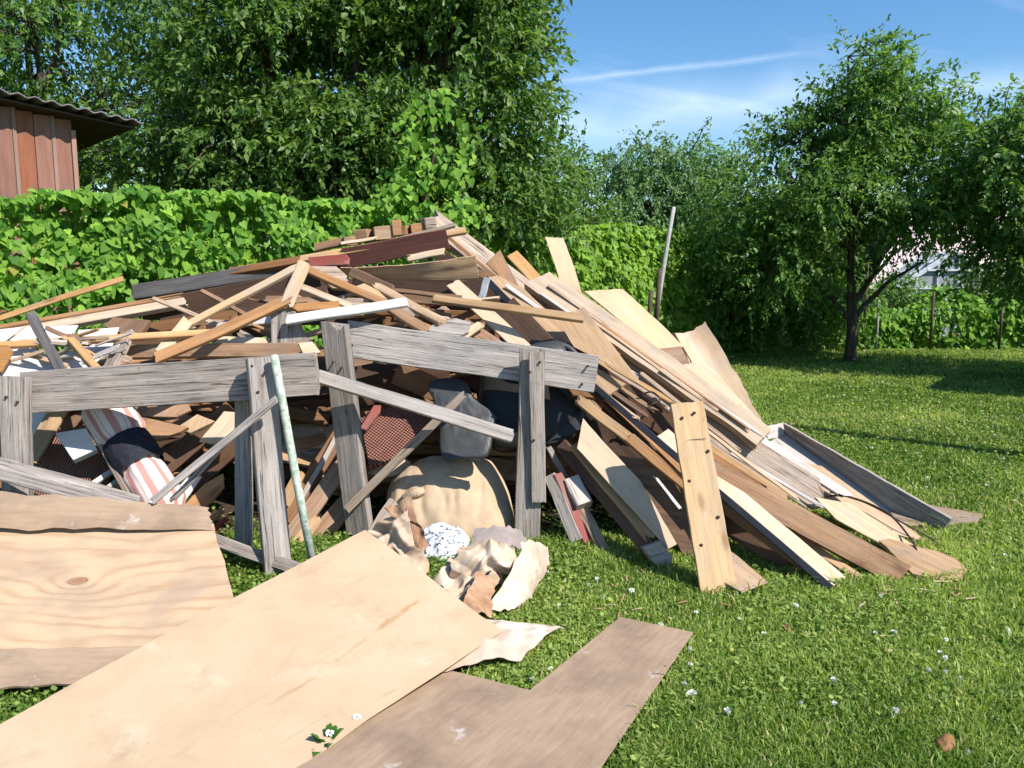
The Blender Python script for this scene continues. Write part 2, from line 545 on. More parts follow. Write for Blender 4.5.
def cut(name, label, pts, Y, n, t, mat, grain=(0, 1), cat='board', group=None, parent=None, rough=0.0015, ref=0):
    """Odd-shaped board: an outline on its own tilted plane, with real thickness and a slightly uneven sawn edge."""
    n = Vector(n).normalized()
    p0 = P(pts[ref][0], pts[ref][1], Y)
    C = Vector((0, 0, EYE))
    W = []
    for q in pts:
        d = ray(q[0], q[1])
        W.append(C + d * ((p0 - C).dot(n) / d.dot(n)))
    if (C - p0).dot(n) < 0: n = -n
    o = sum(W, Vector()) / len(W)
    x, y, z = frame_from(W[grain[1]] - W[grain[0]], n)
    L2 = [((q - o).dot(x), (q - o).dot(y)) for q in W]
    area = sum(L2[i][0] * L2[(i + 1) % len(L2)][1] - L2[(i + 1) % len(L2)][0] * L2[i][1] for i in range(len(L2)))
    if area < 0: L2 = L2[::-1]
    rng = random.Random(N_BOARD[0] * 17 + 3); N_BOARD[0] += 1
    out = []
    for i, (ax, ay) in enumerate(L2):
        bx, by = L2[(i + 1) % len(L2)]
        ln = math.hypot(bx - ax, by - ay)
        k = max(1, int(ln / 0.05))
        for j in range(k):
            s = j / k
            jx = rng.uniform(-rough, rough) if j else 0
            out.append((ax + (bx - ax) * s - (by - ay) / max(ln, 1e-6) * jx, ay + (by - ay) * s + (bx - ax) / max(ln, 1e-6) * jx))
    m = len(out)
    c = min(0.003, t * 0.25)
    cx = sum(p[0] for p in out) / m; cy = sum(p[1] for p in out) / m
    V = []
    for (sx, zz) in ((c, 0), (0, -c), (0, -t + c), (c, -t)):
        for (px, py) in out:
            d = math.hypot(px - cx, py - cy) or 1
            V.append((px - (px - cx) / d * sx, py - (py - cy) / d * sx, zz))
    F = [tuple(range(m)), tuple(range(4 * m - 1, 3 * m - 1, -1))]
    for k in range(3):
        for i in range(m):
            a, b = k * m + i, k * m + (i + 1) % m
            F.append((a, a + m, b + m, b))
    ob = link(name, V, F, M[mat] if isinstance(mat, str) else mat, parent, basis(o, x, y, z))
    if parent is None: tag(ob, label, cat, group)
    elif label: ob['label'] = label
    return ob


def sheet(name, label, c, t, mat, bend=0.0, bend_v=0.0, warp=0.004, nu=24, nv=12, cat='board', group=None, parent=None, world=False, edge=0.002, crumple=0.0, cs=6.0, corner=None, smooth=True):
    """Four corners (u runs 0->1, v runs 0->3), bent and warped, with thickness."""
    Q = c if world else [P(*q) for q in c]
    o = sum(Q, Vector()) / 4
    u = (Q[1] - Q[0]) + (Q[2] - Q[3]); v = (Q[3] - Q[0]) + (Q[2] - Q[1])
    nn = u.cross(v).normalized()
    if nn.dot(Vector((0, 0, EYE)) - o) < 0: nn = -nn
    x, y, z = frame_from(u, nn)
    Lq = [Vector(((q - o).dot(x), (q - o).dot(y), (q - o).dot(z))) for q in Q]
    rng = random.Random(N_BOARD[0] * 13 + 1); N_BOARD[0] += 1
    off = Vector((rng.uniform(0, 50), rng.uniform(0, 50), 0))
    folds = []
    for i in range(7):
        th = rng.uniform(0, 3.14); k_ = rng.uniform(0.35, 1.25)
        folds.append((math.cos(th) * k_, math.sin(th) * k_, rng.uniform(0.15, 0.5) / (0.6 + k_), rng.uniform(0, 9)))
    top = []
    for j in range(nv + 1):
        for i in range(nu + 1):
            a, b = i / nu, j / nv
            ja = (noise.noise(Vector((b * 7, 3.3, 0)) + off) * edge * 6 if i in (0, nu) else 0)
            jb = (noise.noise(Vector((a * 9, 8.1, 0)) + off) * edge * 6 if j in (0, nv) else 0)
            p = (Lq[0] * (1 - a) + Lq[1] * a) * (1 - b) + (Lq[3] * (1 - a) + Lq[2] * a) * b
            p = p + Vector((ja, jb, 0))
            h = bend * math.sin(math.pi * a) + bend_v * math.sin(math.pi * b) + warp * noise.noise(Vector((a * 3, b * 2, 0)) + off)
            if crumple:
                q = Vector((p.x, p.y, 0)) * cs + off
                r = 0.0
                for (fx, fy, fa, fp) in folds:
                    s_ = (p.x * fx + p.y * fy) * cs + fp + 0.25 * noise.noise(q * 0.5 + Vector((fp, 0, 0)))
                    r += fa * (abs((s_ % 1.0) - 0.5) * 4 - 1)
                h += crumple * r * (0.55 + 0.9 * abs(noise.noise(q * 0.6)))
                p = p + Vector((noise.noise(q * 0.5 + Vector((9, 0, 0))), noise.noise(q * 0.5 + Vector((0, 9, 0))), 0)) * crumple * 1.2
            if corner: h += corner(a, b)
            top.append(p + Vector((0, 0, h)))
    m = len(top)
    bot = [p - Vector((0, 0, t)) for p in top]
    V = top + bot
    F = []
    W = nu + 1
    flip = False
    a0 = top[1] - top[0]; b0 = top[W] - top[0]
    flip = a0.cross(b0).z < 0
    for j in range(nv):
        for i in range(nu):
            f = (j * W + i, j * W + i + 1, (j + 1) * W + i + 1, (j + 1) * W + i)
            F.append(f[::-1] if flip else f)
            F.append(tuple(k + m for k in (f if flip else f[::-1])))
    border = [i for i in range(W)] + [j * W + nu for j in range(1, nv + 1)] + [nv * W + i for i in range(nu - 1, -1, -1)] + [j * W for j in range(nv - 1, 0, -1)]
    s0, nb = len(V), len(border)
    V = V + [top[i] for i in border] + [bot[i] for i in border]
    for k in range(nb):
        k2 = (k + 1) % nb
        f = (s0 + k, s0 + nb + k, s0 + nb + k2, s0 + k2)
        F.append(f[::-1] if flip else f)
    ob = link(name, V, F, M[mat], parent, basis(o, x, y, z))
    if smooth:
        for p in ob.data.polygons[:2 * nu * nv]: p.use_smooth = True
    if parent is None: tag(ob, label, cat, group)
    return ob


def pillow(name, label, pts, Y, n, front, back, mat, cat=None, group=None, parent=None, lump=0.0, ls=6.0, rings=14, power=0.5, seed=1, sub=4, flat=False, ridge=False):
    """Soft or crumpled thing: an outline on a plane, inflated to both sides."""
    n = Vector(n).normalized()
    C = Vector((0, 0, EYE))
    p0 = P(pts[0][0], pts[0][1], Y)
    if (C - p0).dot(n) < 0: n = -n
    W = [C + ray(*q) * ((p0 - C).dot(n) / ray(*q).dot(n)) for q in pts]
    o = sum(W, Vector()) / len(W)
    x, y, z = frame_from(Vector((1, 0, 0)), n)
    L2 = [Vector(((q - o).dot(x), (q - o).dot(y))) for q in W]
    k = len(L2)
    dense = []
    for i in range(k):
        p0_, p1_, p2_, p3_ = L2[i - 1], L2[i], L2[(i + 1) % k], L2[(i + 2) % k]
        for j in range(sub):
            s = j / sub
            dense.append(0.5 * ((2 * p1_) + (p2_ - p0_) * s + (2 * p0_ - 5 * p1_ + 4 * p2_ - p3_) * s * s + (3 * p1_ - p0_ - 3 * p2_ + p3_) * s ** 3))
    m = len(dense)
    off = Vector((seed * 3.7, seed * 1.3, 0))
    V, F = [], []

    def pt(q, zz):
        if lump:
            r = noise.noise(Vector((q.x, q.y, zz)) * ls + off) + 0.5 * noise.noise(Vector((q.x, q.y, zz)) * ls * 2.3 + off)
            if ridge:
                q2 = Vector((q.x * 1.0, q.y * 0.45, zz)) * ls + off
                r = (abs(noise.noise(q2)) * 2 - 0.5 + 0.7 * abs(noise.noise(q2 * 2.3)))
            if flat: r = (abs(noise.noise(Vector((q.x, q.y, zz)) * ls + off)) * 2 - 0.5 + 0.8 * abs(noise.noise(Vector((q.x, q.y, zz)) * ls * 2.2 + off)))
            zz += lump * r
            q = q * (1 + 0.0 * r)
        return (q.x, q.y, zz)

    for side, dep in ((1, front), (-1, back)):
        for r in range(rings):
            s = 1 - (r / rings) ** 1.3 if side == 1 else 1 - (r / rings) ** 1.3
            hgt = dep * (1 - s * s) ** power
            if side == -1 and r == 0: continue
            for q in dense: V.append(pt(q * s, side * hgt))
        V.append(pt(Vector((0, 0)), side * dep))
    # front rings 0..rings-1, centre; back rings 1..rings-1, centre
    for r in range(rings - 1):
        for i in range(m):
            j = (i + 1) % m
            F.append((r * m + i, r * m + j, (r + 1) * m + j, (r + 1) * m + i))
    cf = rings * m
    for i in range(m): F.append(((rings - 1) * m + i, (rings - 1) * m + (i + 1) % m, cf))
    b0 = cf + 1
    for i in range(m):
        j = (i + 1) % m
        F.append((i, b0 + i, b0 + j, j))
    for r in range(rings - 2):
        for i in range(m):
            j = (i + 1) % m
            F.append((b0 + r * m + i, b0 + (r + 1) * m + i, b0 + (r + 1) * m + j, b0 + r * m + j))
    cb = b0 + (rings - 1) * m
    for i in range(m): F.append((b0 + (rings - 2) * m + i, cb, b0 + (rings - 2) * m + (i + 1) % m))
    ob = link(name, V, F, M[mat], parent, basis(o, x, y, z), smooth=not flat)
    if parent is None: tag(ob, label, cat or name, group)
    return ob


def tube(name, label, pts, rad, mat, cat=None, parent=None, k=8, group=None):
    """Round bar or wire through world points; rad a number or one per point."""
    n = len(pts)
    rads = rad if isinstance(rad, (list, tuple)) else [rad] * n
    V, F = [], []
    prev = Vector((0.3, 0.2, 1)).normalized()
    for i, p in enumerate(pts):
        d = (pts[min(i + 1, n - 1)] - pts[max(i - 1, 0)]).normalized()
        a = (prev - d * prev.dot(d))
        a = a.normalized() if a.length > 1e-4 else d.orthogonal().normalized()
        prev = a
        b = d.cross(a)
        for j in range(k):
            th = 2 * math.pi * j / k
            V.append(p + (a * math.cos(th) + b * math.sin(th)) * rads[i])
    for i in range(n - 1):
        for j in range(k):
            F.append((i * k + j, i * k + (j + 1) % k, (i + 1) * k + (j + 1) % k, (i + 1) * k + j))
    F.append(tuple(range(k))[::-1]); F.append(tuple((n - 1) * k + j for j in range(k)))
    o0 = pts[0]
    ob = link(name, [v - o0 for v in V], F, M[mat], parent, Matrix.Translation(o0), smooth=True)
    if parent is None: tag(ob, label, cat or name, group)
    return ob


def box(name, mat, size, Mx, parent=None, label=None, cat=None, group=None, bev=0.004):
    sx, sy, sz = (s / 2 for s in size)
    V, F = [], []
    import bmesh
    bm = bmesh.new()
    bmesh.ops.create_cube(bm, size=1.0)
    bmesh.ops.scale(bm, vec=size, verts=bm.verts)
    if bev: bmesh.ops.bevel(bm, geom=list(bm.edges), offset=bev, segments=1, affect='EDGES')
    me = bpy.data.meshes.new(name)
    bm.to_mesh(me); bm.free()
    o = bpy.data.objects.new(name, me)
    me.materials.append(M[mat] if isinstance(mat, str) else mat)
    COL.objects.link(o)
    o.matrix_world = Mx
    if parent is not None:
        o.parent = parent
        o.matrix_parent_inverse = parent.matrix_basis.inverted()
    elif label: tag(o, label, cat, group)
    return o

# ------------------------------------------------------------------ the heap: loose sheets in front
S1 = [P(365, 530, 3.98), P(503, 631, 3.24), None, None]
_d1 = (P(300, 768, 2.40) - S1[1]).normalized(); _d0 = (P(0, 727, 2.62) - S1[0]).normalized()
S1[2] = S1[1] + _d1 * 1.75; S1[3] = S1[0] + _d0 * 2.35
sheet('hardboard_sheet', 'large clean light tan hardboard sheet with brown scuff streaks, sloping down over a brown board', [S1[0], S1[3], S1[2], S1[1]], 0.006, 'hard',
      bend=0.012, warp=0.008, world=True, cat='board', nu=30, nv=14, edge=0.0012)
S1_OB = bpy.data.objects['hardboard_sheet']
S1_N = (S1[1] - S1[0]).cross(S1[3] - S1[0]).normalized()


def on_s1(x, y):
    d = ray(x, y); C = Vector((0, 0, EYE))
    q = S1_OB.matrix_basis.inverted() @ (C + d * ((S1[0] - C).dot(S1_N) / d.dot(S1_N)))
    return q.x, q.y


S1_OB.data.materials[0] = hardboard([(*on_s1(*p), *on_s1(*q), w_, am_) for p, q, w_, am_ in (((421, 600), (372, 640), 0.018, 0.75), ((370, 642), (330, 676), 0.012, 0.45), ((318, 688), (268, 722), 0.014, 0.6), ((400, 700), (372, 716), 0.008, 0.4), ((372, 575), (345, 590), 0.02, 0.25))])


def flat_poly(name, label, pts, z, t, mat, cat='board'):
    W = [G(x, y, z) for x, y in pts]
    return W


# L-shaped board lying on the grass
LZ = 0.05
Lpts = [G(620, 617, LZ), G(693, 632, LZ), None, None, G(437, 667, LZ), G(530, 690, LZ)]
dl = (G(600, 768, LZ) - Lpts[1]).normalized()
Lpts[2] = Lpts[1] + dl * 1.55
du = (G(530, 690, LZ) - G(620, 617, LZ)).normalized()
Lpts[3] = Lpts[4] + du * 1.25


def world_cut(name, label, W, n, t, mat, gdir, cat='board', rough=0.0012, parent=None):
    o = sum(W, Vector()) / len(W)
    x, y, z = frame_from(gdir, n)
    L2 = [((q - o).dot(x), (q - o).dot(y)) for q in W]
    area = sum(L2[i][0] * L2[(i + 1) % len(L2)][1] - L2[(i + 1) % len(L2)][0] * L2[i][1] for i in range(len(L2)))
    if area < 0: L2 = L2[::-1]
    rng = random.Random(len(W)); out = []
    for i, (ax, ay) in enumerate(L2):
        bx, by = L2[(i + 1) % len(L2)]
        ln = math.hypot(bx - ax, by - ay); k = max(1, int(ln / 0.04))
        for j in range(k):
            s = j / k; e = rng.uniform(-rough, rough) if j else 0
            out.append((ax + (bx - ax) * s - (by - ay) / ln * e, ay + (by - ay) * s + (bx - ax) / ln * e))
    m = len(out)
    V = [(p[0], p[1], 0) for p in out] + [(p[0], p[1], -t) for p in out]
    F = [tuple(range(m)), tuple(range(2 * m - 1, m - 1, -1))] + [(i, i + m, (i + 1) % m + m, (i + 1) % m) for i in range(m)]
    ob = link(name, V, F, M[mat], parent, basis(o, x, y, z))
    if parent is None: tag(ob, label, cat)
    return ob


world_cut('cut_out_board', 'grey brown board with a square corner cut out, lying flat on the grass', Lpts, (0, 0, 1), 0.006, 'brownboard', du)
L_XY = [(p.x, p.y) for p in Lpts]
S1_XY = [(p.x, p.y) for p in S1]


def inside_simple(x, y):
    for poly in (L_XY, S1_XY):
        k = False
        for i in range(len(poly)):
            (x1, y1), (x2, y2) = poly[i], poly[(i + 1) % len(poly)]
            if (y1 > y) != (y2 > y) and x < (x2 - x1) * (y - y1) / (y2 - y1) + x1: k = not k
        if k: return True
    return False

# knotty plywood on the left, with a lifted veneer strip and a stained lower strip
P1 = [P(-60, 522, 4.05), P(214, 522, 4.02), P(238, 602, 3.72), P(-60, 662, 3.22)]
plr = empty('knotty_plywood', P(80, 690, 3.1), 'wide pine plywood sheet with a dark round knot and lifting grey top strip', 'board')
sheet('veneer_face', None, [(-60, 524, 4.04), (213, 524, 4.02), (250, 654, 3.10), (-60, 656, 3.02)], 0.012, 'knotply', bend=-0.01, parent=plr, warp=0.006, edge=0.002)
sheet('lifted_strip', None, [(-60, 489, 4.10), (209, 507, 4.07), (213, 530, 3.96), (-60, 530, 3.96)], 0.004, 'brownboard', bend=0.02, bend_v=0.012, parent=plr, nv=6, edge=0.004)
sheet('stained_lower_strip', None, [(-60, 650, 3.045), (150, 646, 3.10), (120, 680, 2.94), (-60, 692, 2.86)], 0.01, 'brownboard', parent=plr, nv=6, edge=0.002)

# ------------------------------------------------------------------ broken fence frames
fl = empty('broken_fence', Vector((-1.9, 4.35, 0)), 'weathered grey broken fence frame with a thick upper rail, in front of the heap', 'fence')
plank('rail', None, (20, 393, 4.47), (317, 374, 4.42), 43, 0.055, 'grey', (0.05, -0.98, 0.15), parent=fl, bow=0.006, twist=0.02, rag=(0.004, 0.012))
plank('post', None, (12, 376, 4.37), (15, 505, 4.30), 26, 0.07, 'grey', (0.1, -0.98, 0.15), parent=fl, bow=0, twist=0, rag=(0.01, 0))
plank('post', None, (261, 357, 4.33), (279, 575, 4.14), 27, 0.085, 'grey', (0.42, -0.88, 0.15), parent=fl, bow=0, twist=0.02, rag=(0.004, 0.01))
plank('post', None, (243, 400, 4.58), (243, 585, 4.42), 17, 0.04, 'grey', (0.1, -0.98, 0.15), parent=fl, bow=0, twist=0, rag=(0.01, 0.01))
fr = empty('broken_fence', Vector((-0.2, 4.8, 0)), 'weathered grey fence frame leaning at the black leather seat, split post top and notched rail', 'fence')
plank('rail', None, (344, 338, 4.98), (597, 374, 4.86), 37, 0.05, 'grey', (0.03, -0.98, 0.15), parent=fr, bow=-0.012, twist=0.03, rag=(0.01, 0.01))
plank('post', None, (332, 320, 4.80), (358, 537, 4.74), 27, 0.06, 'grey', (-0.3, -0.94, 0.12), parent=fr, bow=0, twist=0.03, rag=(0.075, 0.02))
plank('post', None, (533, 349, 4.80), (527, 545, 4.70), 26, 0.04, 'grey', (0.05, -0.98, 0.15), parent=fr, bow=0, twist=0, rag=(0.004, 0.01))
plank('post_batten', None, (536, 352, 4.745), (539, 503, 4.69), 15, 0.022, 'grey', (0.05, -0.98, 0.15), parent=fr, bow=0, twist=0, rag=(0.004, 0.03))
plank('brace', None, (317, 375, 4.66), (514, 436, 4.60), 14, 0.03, 'grey', (0.1, -0.85, 0.5), parent=fr, bow=0.004, twist=0.02, rag=(0.004, 0.012))

for (x, y, Y, par) in ((252, 366, 4.285, fl), (265, 372, 4.285, fl), (258, 392, 4.265, fl), (6, 397, 4.33, fl), (17, 402, 4.33, fl), (333, 362, 4.74, fr), (341, 368, 4.74, fr), (530, 372, 4.715, fr), (540, 362, 4.715, fr), (534, 440, 4.69, fr), (588, 366, 4.83, fr), (582, 384, 4.83, fr), (352, 345, 4.94, fr)):
    p = P(x, y, Y + 0.018)
    tube('nail', None, [p + Vector((0, 0.03, 0)), p + Vector((0, -0.004, 0)), p + Vector((0, -0.007, 0))], [0.004, 0.008, 0.005], 'nail', parent=par, k=7)
plank('lath', 'thin tan lath leaning across the split grey post, under the grey brace', (466, 392, 4.78), (346, 510, 4.68), 9, 0.014, 'tangrey', (0, -0.8, 0.6), cat='lath')
plank('lath', 'long thin grey lath slanting across the front of the square post', (278, 397, 4.17), (150, 502, 4.04), 8, 0.016, 'grey', (0.1, -0.8, 0.6), cat='lath', rag=(0.03, 0.01))
plank('lath', 'short dark lath close below the long slanting grey lath', (236, 430, 4.22), (168, 503, 4.12), 7, 0.014, 'grey', (-0.6, -0.7, 0.2), cat='lath')
plank('board', 'cracked grey board sloping down right from the left fence post behind the plywood', (-20, 463, 4.20), (140, 507, 4.09), 23, 0.03, 'grey', (0.05, -0.9, 0.43), rag=(0, 0.05))
plank('board', 'narrow grey board lying low at the foot of the square fence post', (208, 538, 4.30), (300, 570, 4.08), 13, 0.025, 'grey', (0.05, -0.9, 0.43))
tube('pipe', 'thin round pipe with flaking pale green paint leaning on the grey rail', [P(274, 355, 4.30), P(284, 410, 4.26), P(297, 483, 4.19), P(312, 558, 4.10)], 0.022, 'pipe', 'pipe', k=12)

# ------------------------------------------------------------------ left shoulder of the heap
W8 = (0.05, -0.55, 0.83)
cut('fibreboard', 'white painted board fragment with grey shadowed edge at the left end of the heap', [(-10, 330), (22, 327), (4, 341), (-10, 342)], 5.3, W8, 0.012, 'white')
cut('fibreboard', 'broad white board fragment crossed by the dark grey stick', [(9, 340), (27, 327), (78, 325), (68, 342), (36, 344)], 5.15, W8, 0.012, 'white')
cut('fibreboard', 'white board fragment next to the grey brown block', [(78, 330), (119, 327), (110, 350), (88, 368), (76, 352)], 5.05, W8, 0.012, 'white')
cut('fibreboard', 'large lower white board fragment with a slit, just above the left rail', [(-10, 345), (30, 345), (52, 358), (50, 378), (-10, 378)], 4.9, W8, 0.012, 'white')
cut('fibreboard', 'crooked white board fragment behind the yellowish lath', [(52, 352), (80, 350), (98, 376), (48, 376)], 4.82, W8, 0.012, 'white')
plank('lath', 'thin pale stick resting highest on the heap in front of the left hedge', (-40, 331, 6.25), (123, 278, 6.45), 6, 0.02, 'pine', (0.1, -0.9, 0.4), cat='lath', bow=0.01)
plank('board', 'long tan and white moulded board below the thin pale stick by the hedge', (-40, 333, 6.0), (183, 294, 6.15), 9, 0.05, 'orange', (0.05, -0.35, 0.93), bow=0, rag=(0, 0.01))
plank('board', 'long pale raw board with split tip under the moulded board by the hedge', (-40, 341, 5.93), (186, 300, 6.06), 10, 0.05, 'pale', (0.05, -0.75, 0.65), bow=0, rag=(0, 0.03))
plank('beam', 'long dark grey beam with a greenish upper edge at the back of the heap', (132, 292, 6.25), (352, 257, 6.3), 15, 0.10, 'dgrey', (0.0, -0.97, 0.25), cat='beam', bow=0, twist=0)
plank('beam', 'second dark beam tucked under the long dark grey beam', (140, 312, 6.12), (318, 278, 6.15), 20, 0.06, 'dark', (-0.2, -0.95, -0.1), cat='beam', bow=0)
plank('beam', 'dark board in shade above the brown board behind the two pale crossing sticks', (160, 330, 5.95), (330, 296, 5.95), 22, 0.05, 'dark', (-0.2, -0.95, 0.0), cat='beam', bow=0)
cut('board', 'dark brown square cut board end near the white fragments', [(103, 326), (113, 317), (150, 320), (140, 334), (128, 336)], 5.4, (-0.1, -0.8, 0.55), 0.04, 'brown')
plank('board', 'brown board lying level behind the left end of the orange broken lath', (140, 329, 5.55), (238, 315, 5.6), 14, 0.03, 'brown', (0, -0.8, 0.6))
plank('board', 'tan thin board lying nearly level over the white fragments', (-20, 345, 4.78), (232, 330, 4.95), 8, 0.03, 'pine', (0.0, -0.7, 0.7), bow=0, twist=0)
plank('stick', 'dark grey square stick standing slanted among the white fragments', (29, 312, 5.0), (62, 372, 4.6), 10, 0.03, 'dgrey', (0.3, -0.85, 0.4), cat='stick')
plank('lath', 'yellowish short lath leaning on the left rail', (70, 337, 4.74), (103, 374, 4.52), 8, 0.035, 'pine', (0.5, -0.6, 0.6), cat='lath', bow=0)
plank('board', 'grey brown short block leaning at the white fragments above the left rail', (126, 331, 4.95), (106, 370, 4.58), 15, 0.04, 'tangrey', (-0.25, -0.8, 0.5))
cut('board', 'small orange board corner at the left end above the fence post', [(-10, 345), (8, 345), (13, 350), (1, 372), (-10, 372)], 4.72, (0.1, -0.7, 0.7), 0.02, 'orange')
plank('lath', 'long pale square lath rising right to the broken peak', (188, 323, 5.15), (300, 264, 5.48), 8, 0.03, 'pale', (0.1, -0.7, 0.7), cat='lath', bow=0)
plank('lath', 'short pale split lath crossing under the orange broken lath', (160, 352, 4.86), (190, 317, 5.05), 13, 0.02, 'pale', (0.1, -0.7, 0.7), cat='lath', rag=(0, 0.05))
plank('lath', 'long orange broken lath with frayed edge rising from the left rail', (153, 358, 4.62), (294, 295, 5.02), 12, 0.03, 'orange', (0.15, -0.75, 0.65), cat='lath', bow=-0.015, rag=(0.02, 0.06))
plank('lath', 'pale broken end of a lath standing steeply at the tip of the orange one', (286, 306, 4.98), (306, 259, 5.12), 13, 0.02, 'pale', (0.35, -0.75, 0.5), cat='lath', bow=0, rag=(0.02, 0.04))
plank('beam', 'rusty brown beam lying level just above the left rail', (128, 351, 4.95), (312, 349, 4.75), 14, 0.06, 'rust', (0, -0.95, 0.3), cat='beam', bow=0)
cut('board', 'pale split wood tip at the end of the rusty level beam', [(298, 343), (312, 341), (321, 352), (304, 355)], 4.7, (0.2, -0.6, 0.75), 0.02, 'pale')
cut('board', 'pale wedge of wood under the orange broken lath', [(211, 345), (221, 336), (271, 338), (268, 345)], 4.98, (0, -0.7, 0.7), 0.02, 'pale')
plank('board', 'whitish thin board between the orange lath and the rusty beam', (215, 326, 5.3), (282, 318, 5.3), 8, 0.02, 'whitewood', (0, -0.8, 0.6))
plank('board', 'dark brown board in shade behind the whitish thin board', (180, 336, 5.4), (290, 325, 5.4), 18, 0.03, 'dark', (0, -1, 0.1))
cut('board', 'upright grey board behind the pale broken peak, half in shadow', [(271, 311), (295, 311), (312, 349), (271, 349)], 5.0, (0.1, -0.95, 0.2), 0.03, 'grey', grain=(0, 3))
plank('lath', 'orange brown double lath sloping down right from the pale broken peak', (306, 268, 5.4), (388, 303, 5.12), 9, 0.03, 'rust', (0.2, -0.7, 0.7), cat='lath', rag=(0, 0.03))
plank('lath', 'splintered orange lath end pointing down right at the right rail', (388, 305, 5.12), (430, 331, 4.98), 11, 0.03, 'orange', (0.2, -0.7, 0.7), cat='lath', rag=(0.03, 0.06))
plank('lath', 'pale narrow lath sloping down right behind the orange square stick end', (301, 286, 5.28), (352, 306, 5.12), 8, 0.02, 'pale', (0.2, -0.7, 0.7), cat='lath')
plank('stick', 'orange square stick end lying level above the white board', (293, 307, 5.06), (339, 304, 5.08), 10, 0.03, 'orange', (0, -0.75, 0.65), cat='stick')
plank('board', 'narrow white painted board with a pink tip above the right rail', (286, 319, 4.93), (408, 301, 4.96), 11, 0.025, 'white', (0.05, -0.75, 0.65), bow=0, rag=(0.01, 0.03))
cut('board', 'grey tan box corner under the red painted board end', [(309, 266), (336, 266), (349, 277), (347, 289), (332, 288)], 5.62, (0.2, -0.8, 0.55), 0.03, 'tangrey')
cut('board', 'tan rectangular board end in the middle of the heap top', [(353, 287), (364, 283), (402, 302), (398, 310), (372, 303)], 5.3, (0.1, -0.75, 0.65), 0.02, 'ply')
plank('lath', 'long tan lath sloping down right towards the grey block', (374, 283, 5.36), (444, 321, 5.02), 10, 0.03, 'pine', (0.2, -0.65, 0.73), cat='lath')
plank('stick', 'dark brown stick in shade under the curved plywood', (350, 271, 5.62), (392, 290, 5.42), 10, 0.03, 'brown', (-0.1, -0.95, 0.2), cat='stick')
cut('board', 'grey weathered block lying on the right rail', [(428, 329), (436, 321), (456, 318), (471, 322), (468, 332), (454, 339), (431, 338)], 5.02, (0, -0.8, 0.6), 0.05, 'grey', grain=(0, 4))
plank('lath', 'pale short lath leaning at the right side of the grey block', (452, 344, 4.99), (484, 321, 5.08), 9, 0.02, 'pale', (0.2, -0.7, 0.7), cat='lath')
plank('board', 'brown board end between the pale short lath and the right rail', (462, 322, 5.15), (505, 350, 5.0), 14, 0.02, 'rust', (0.1, -0.8, 0.55))
plank('board', 'tan board scrap beside the splintered orange lath end', (395, 318, 5.14), (415, 309, 5.14), 14, 0.02, 'tangrey', (0.1, -0.8, 0.55))
plank('lath', 'dark thin lath lying level below the curved plywood', (392, 289, 5.40), (462, 297, 5.36), 5, 0.02, 'brown', (0, -0.7, 0.7), cat='lath')
plank('board', 'brown board lying level under the dark thin lath', (400, 297, 5.5), (475, 301, 5.45), 12, 0.03, 'brown', (0, -0.95, 0.3))

# ------------------------------------------------------------------ top of the heap
plank('board', 'dark brown rough board lying level along the heap top, left part', (228, 271, 6.30), (368, 247, 6.20), 10, 0.05, 'brown', (0, -0.7, 0.7), bow=0)
plank('board', 'long tan board lying level along the heap top', (300, 258, 6.06), (466, 229, 5.98), 10, 0.025, 'pine', (0.05, -0.6, 0.8), bow=0, twist=0, rag=(0, 0.01))
plank('board', 'thin pale board on top of the long tan board', (384, 242, 6.16), (455, 224, 6.10), 6, 0.02, 'tangrey', (0.05, -0.6, 0.8), bow=0)
plank('board', 'dark red brown board on edge under the long tan board', (342, 259, 6.02), (448, 239, 5.96), 20, 0.03, 'redbrown', (0.0, -0.99, -0.1), bow=0, twist=0)
plank('board', 'short board with flaking red paint at the heap top', (308, 262, 5.96), (350, 259, 5.92), 11, 0.02, 'red', (0.0, -0.92, 0.35), bow=0)
plank('lath', 'short pale lath just above the curved plywood', (406, 258, 5.84), (446, 250, 5.84), 8, 0.02, 'pale', (0.05, -0.75, 0.65), cat='lath', bow=0)
sheet('plywood_sheet', 'curved tan plywood sheet seen from its edge, drooping right near the peak', [(340, 268, 5.68), (474, 261, 5.58), (478, 283, 5.64), (340, 276, 5.76)], 0.008, 'pine', bend=0.02, edge=0.001, warp=0.01,
      corner=lambda a, b: -0.06 * a * a)
plank('board', 'brown board in shade below the curved plywood', (350, 281, 5.85), (470, 290, 5.75), 18, 0.03, 'dark', (0, -1, -0.1))
for (x, y, w, h, rz, mt) in ((352, 241, 17, 9, 0.3, 'rust'), (363, 236, 14, 12, -0.2, 'orange'), (384, 233, 20, 13, 0.25, 'pine'), (397, 228, 9, 15, 0.1, 'orange'), (405, 231, 9, 9, -0.3, 'rust'), (417, 229, 13, 10, 0.2, 'rust'), (428, 224, 12, 12, 0.5, 'tangrey')):
    p = P(x, y, 6.24); k = 6.24 / FPX
    box('wood_block', mt, (w * k, 0.11, h * k), Matrix.Translation(p) @ Matrix.Rotation(rz, 4, 'Z') @ Matrix.Rotation(-0.1, 4, 'Y'), None, 'short sawn wood block lying on the very top of the heap', 'wood block', 'short wood blocks on top of the heap')
plank('board', 'small brown board end at the left of the wood blocks', (314, 247, 6.25), (346, 240, 6.25), 9, 0.03, 'brown', (0, -0.8, 0.6))
plank('lath', 'thin pale strip lying under the wood blocks', (340, 243, 6.14), (380, 237, 6.14), 4, 0.015, 'pale', (0, -0.7, 0.7), cat='lath')

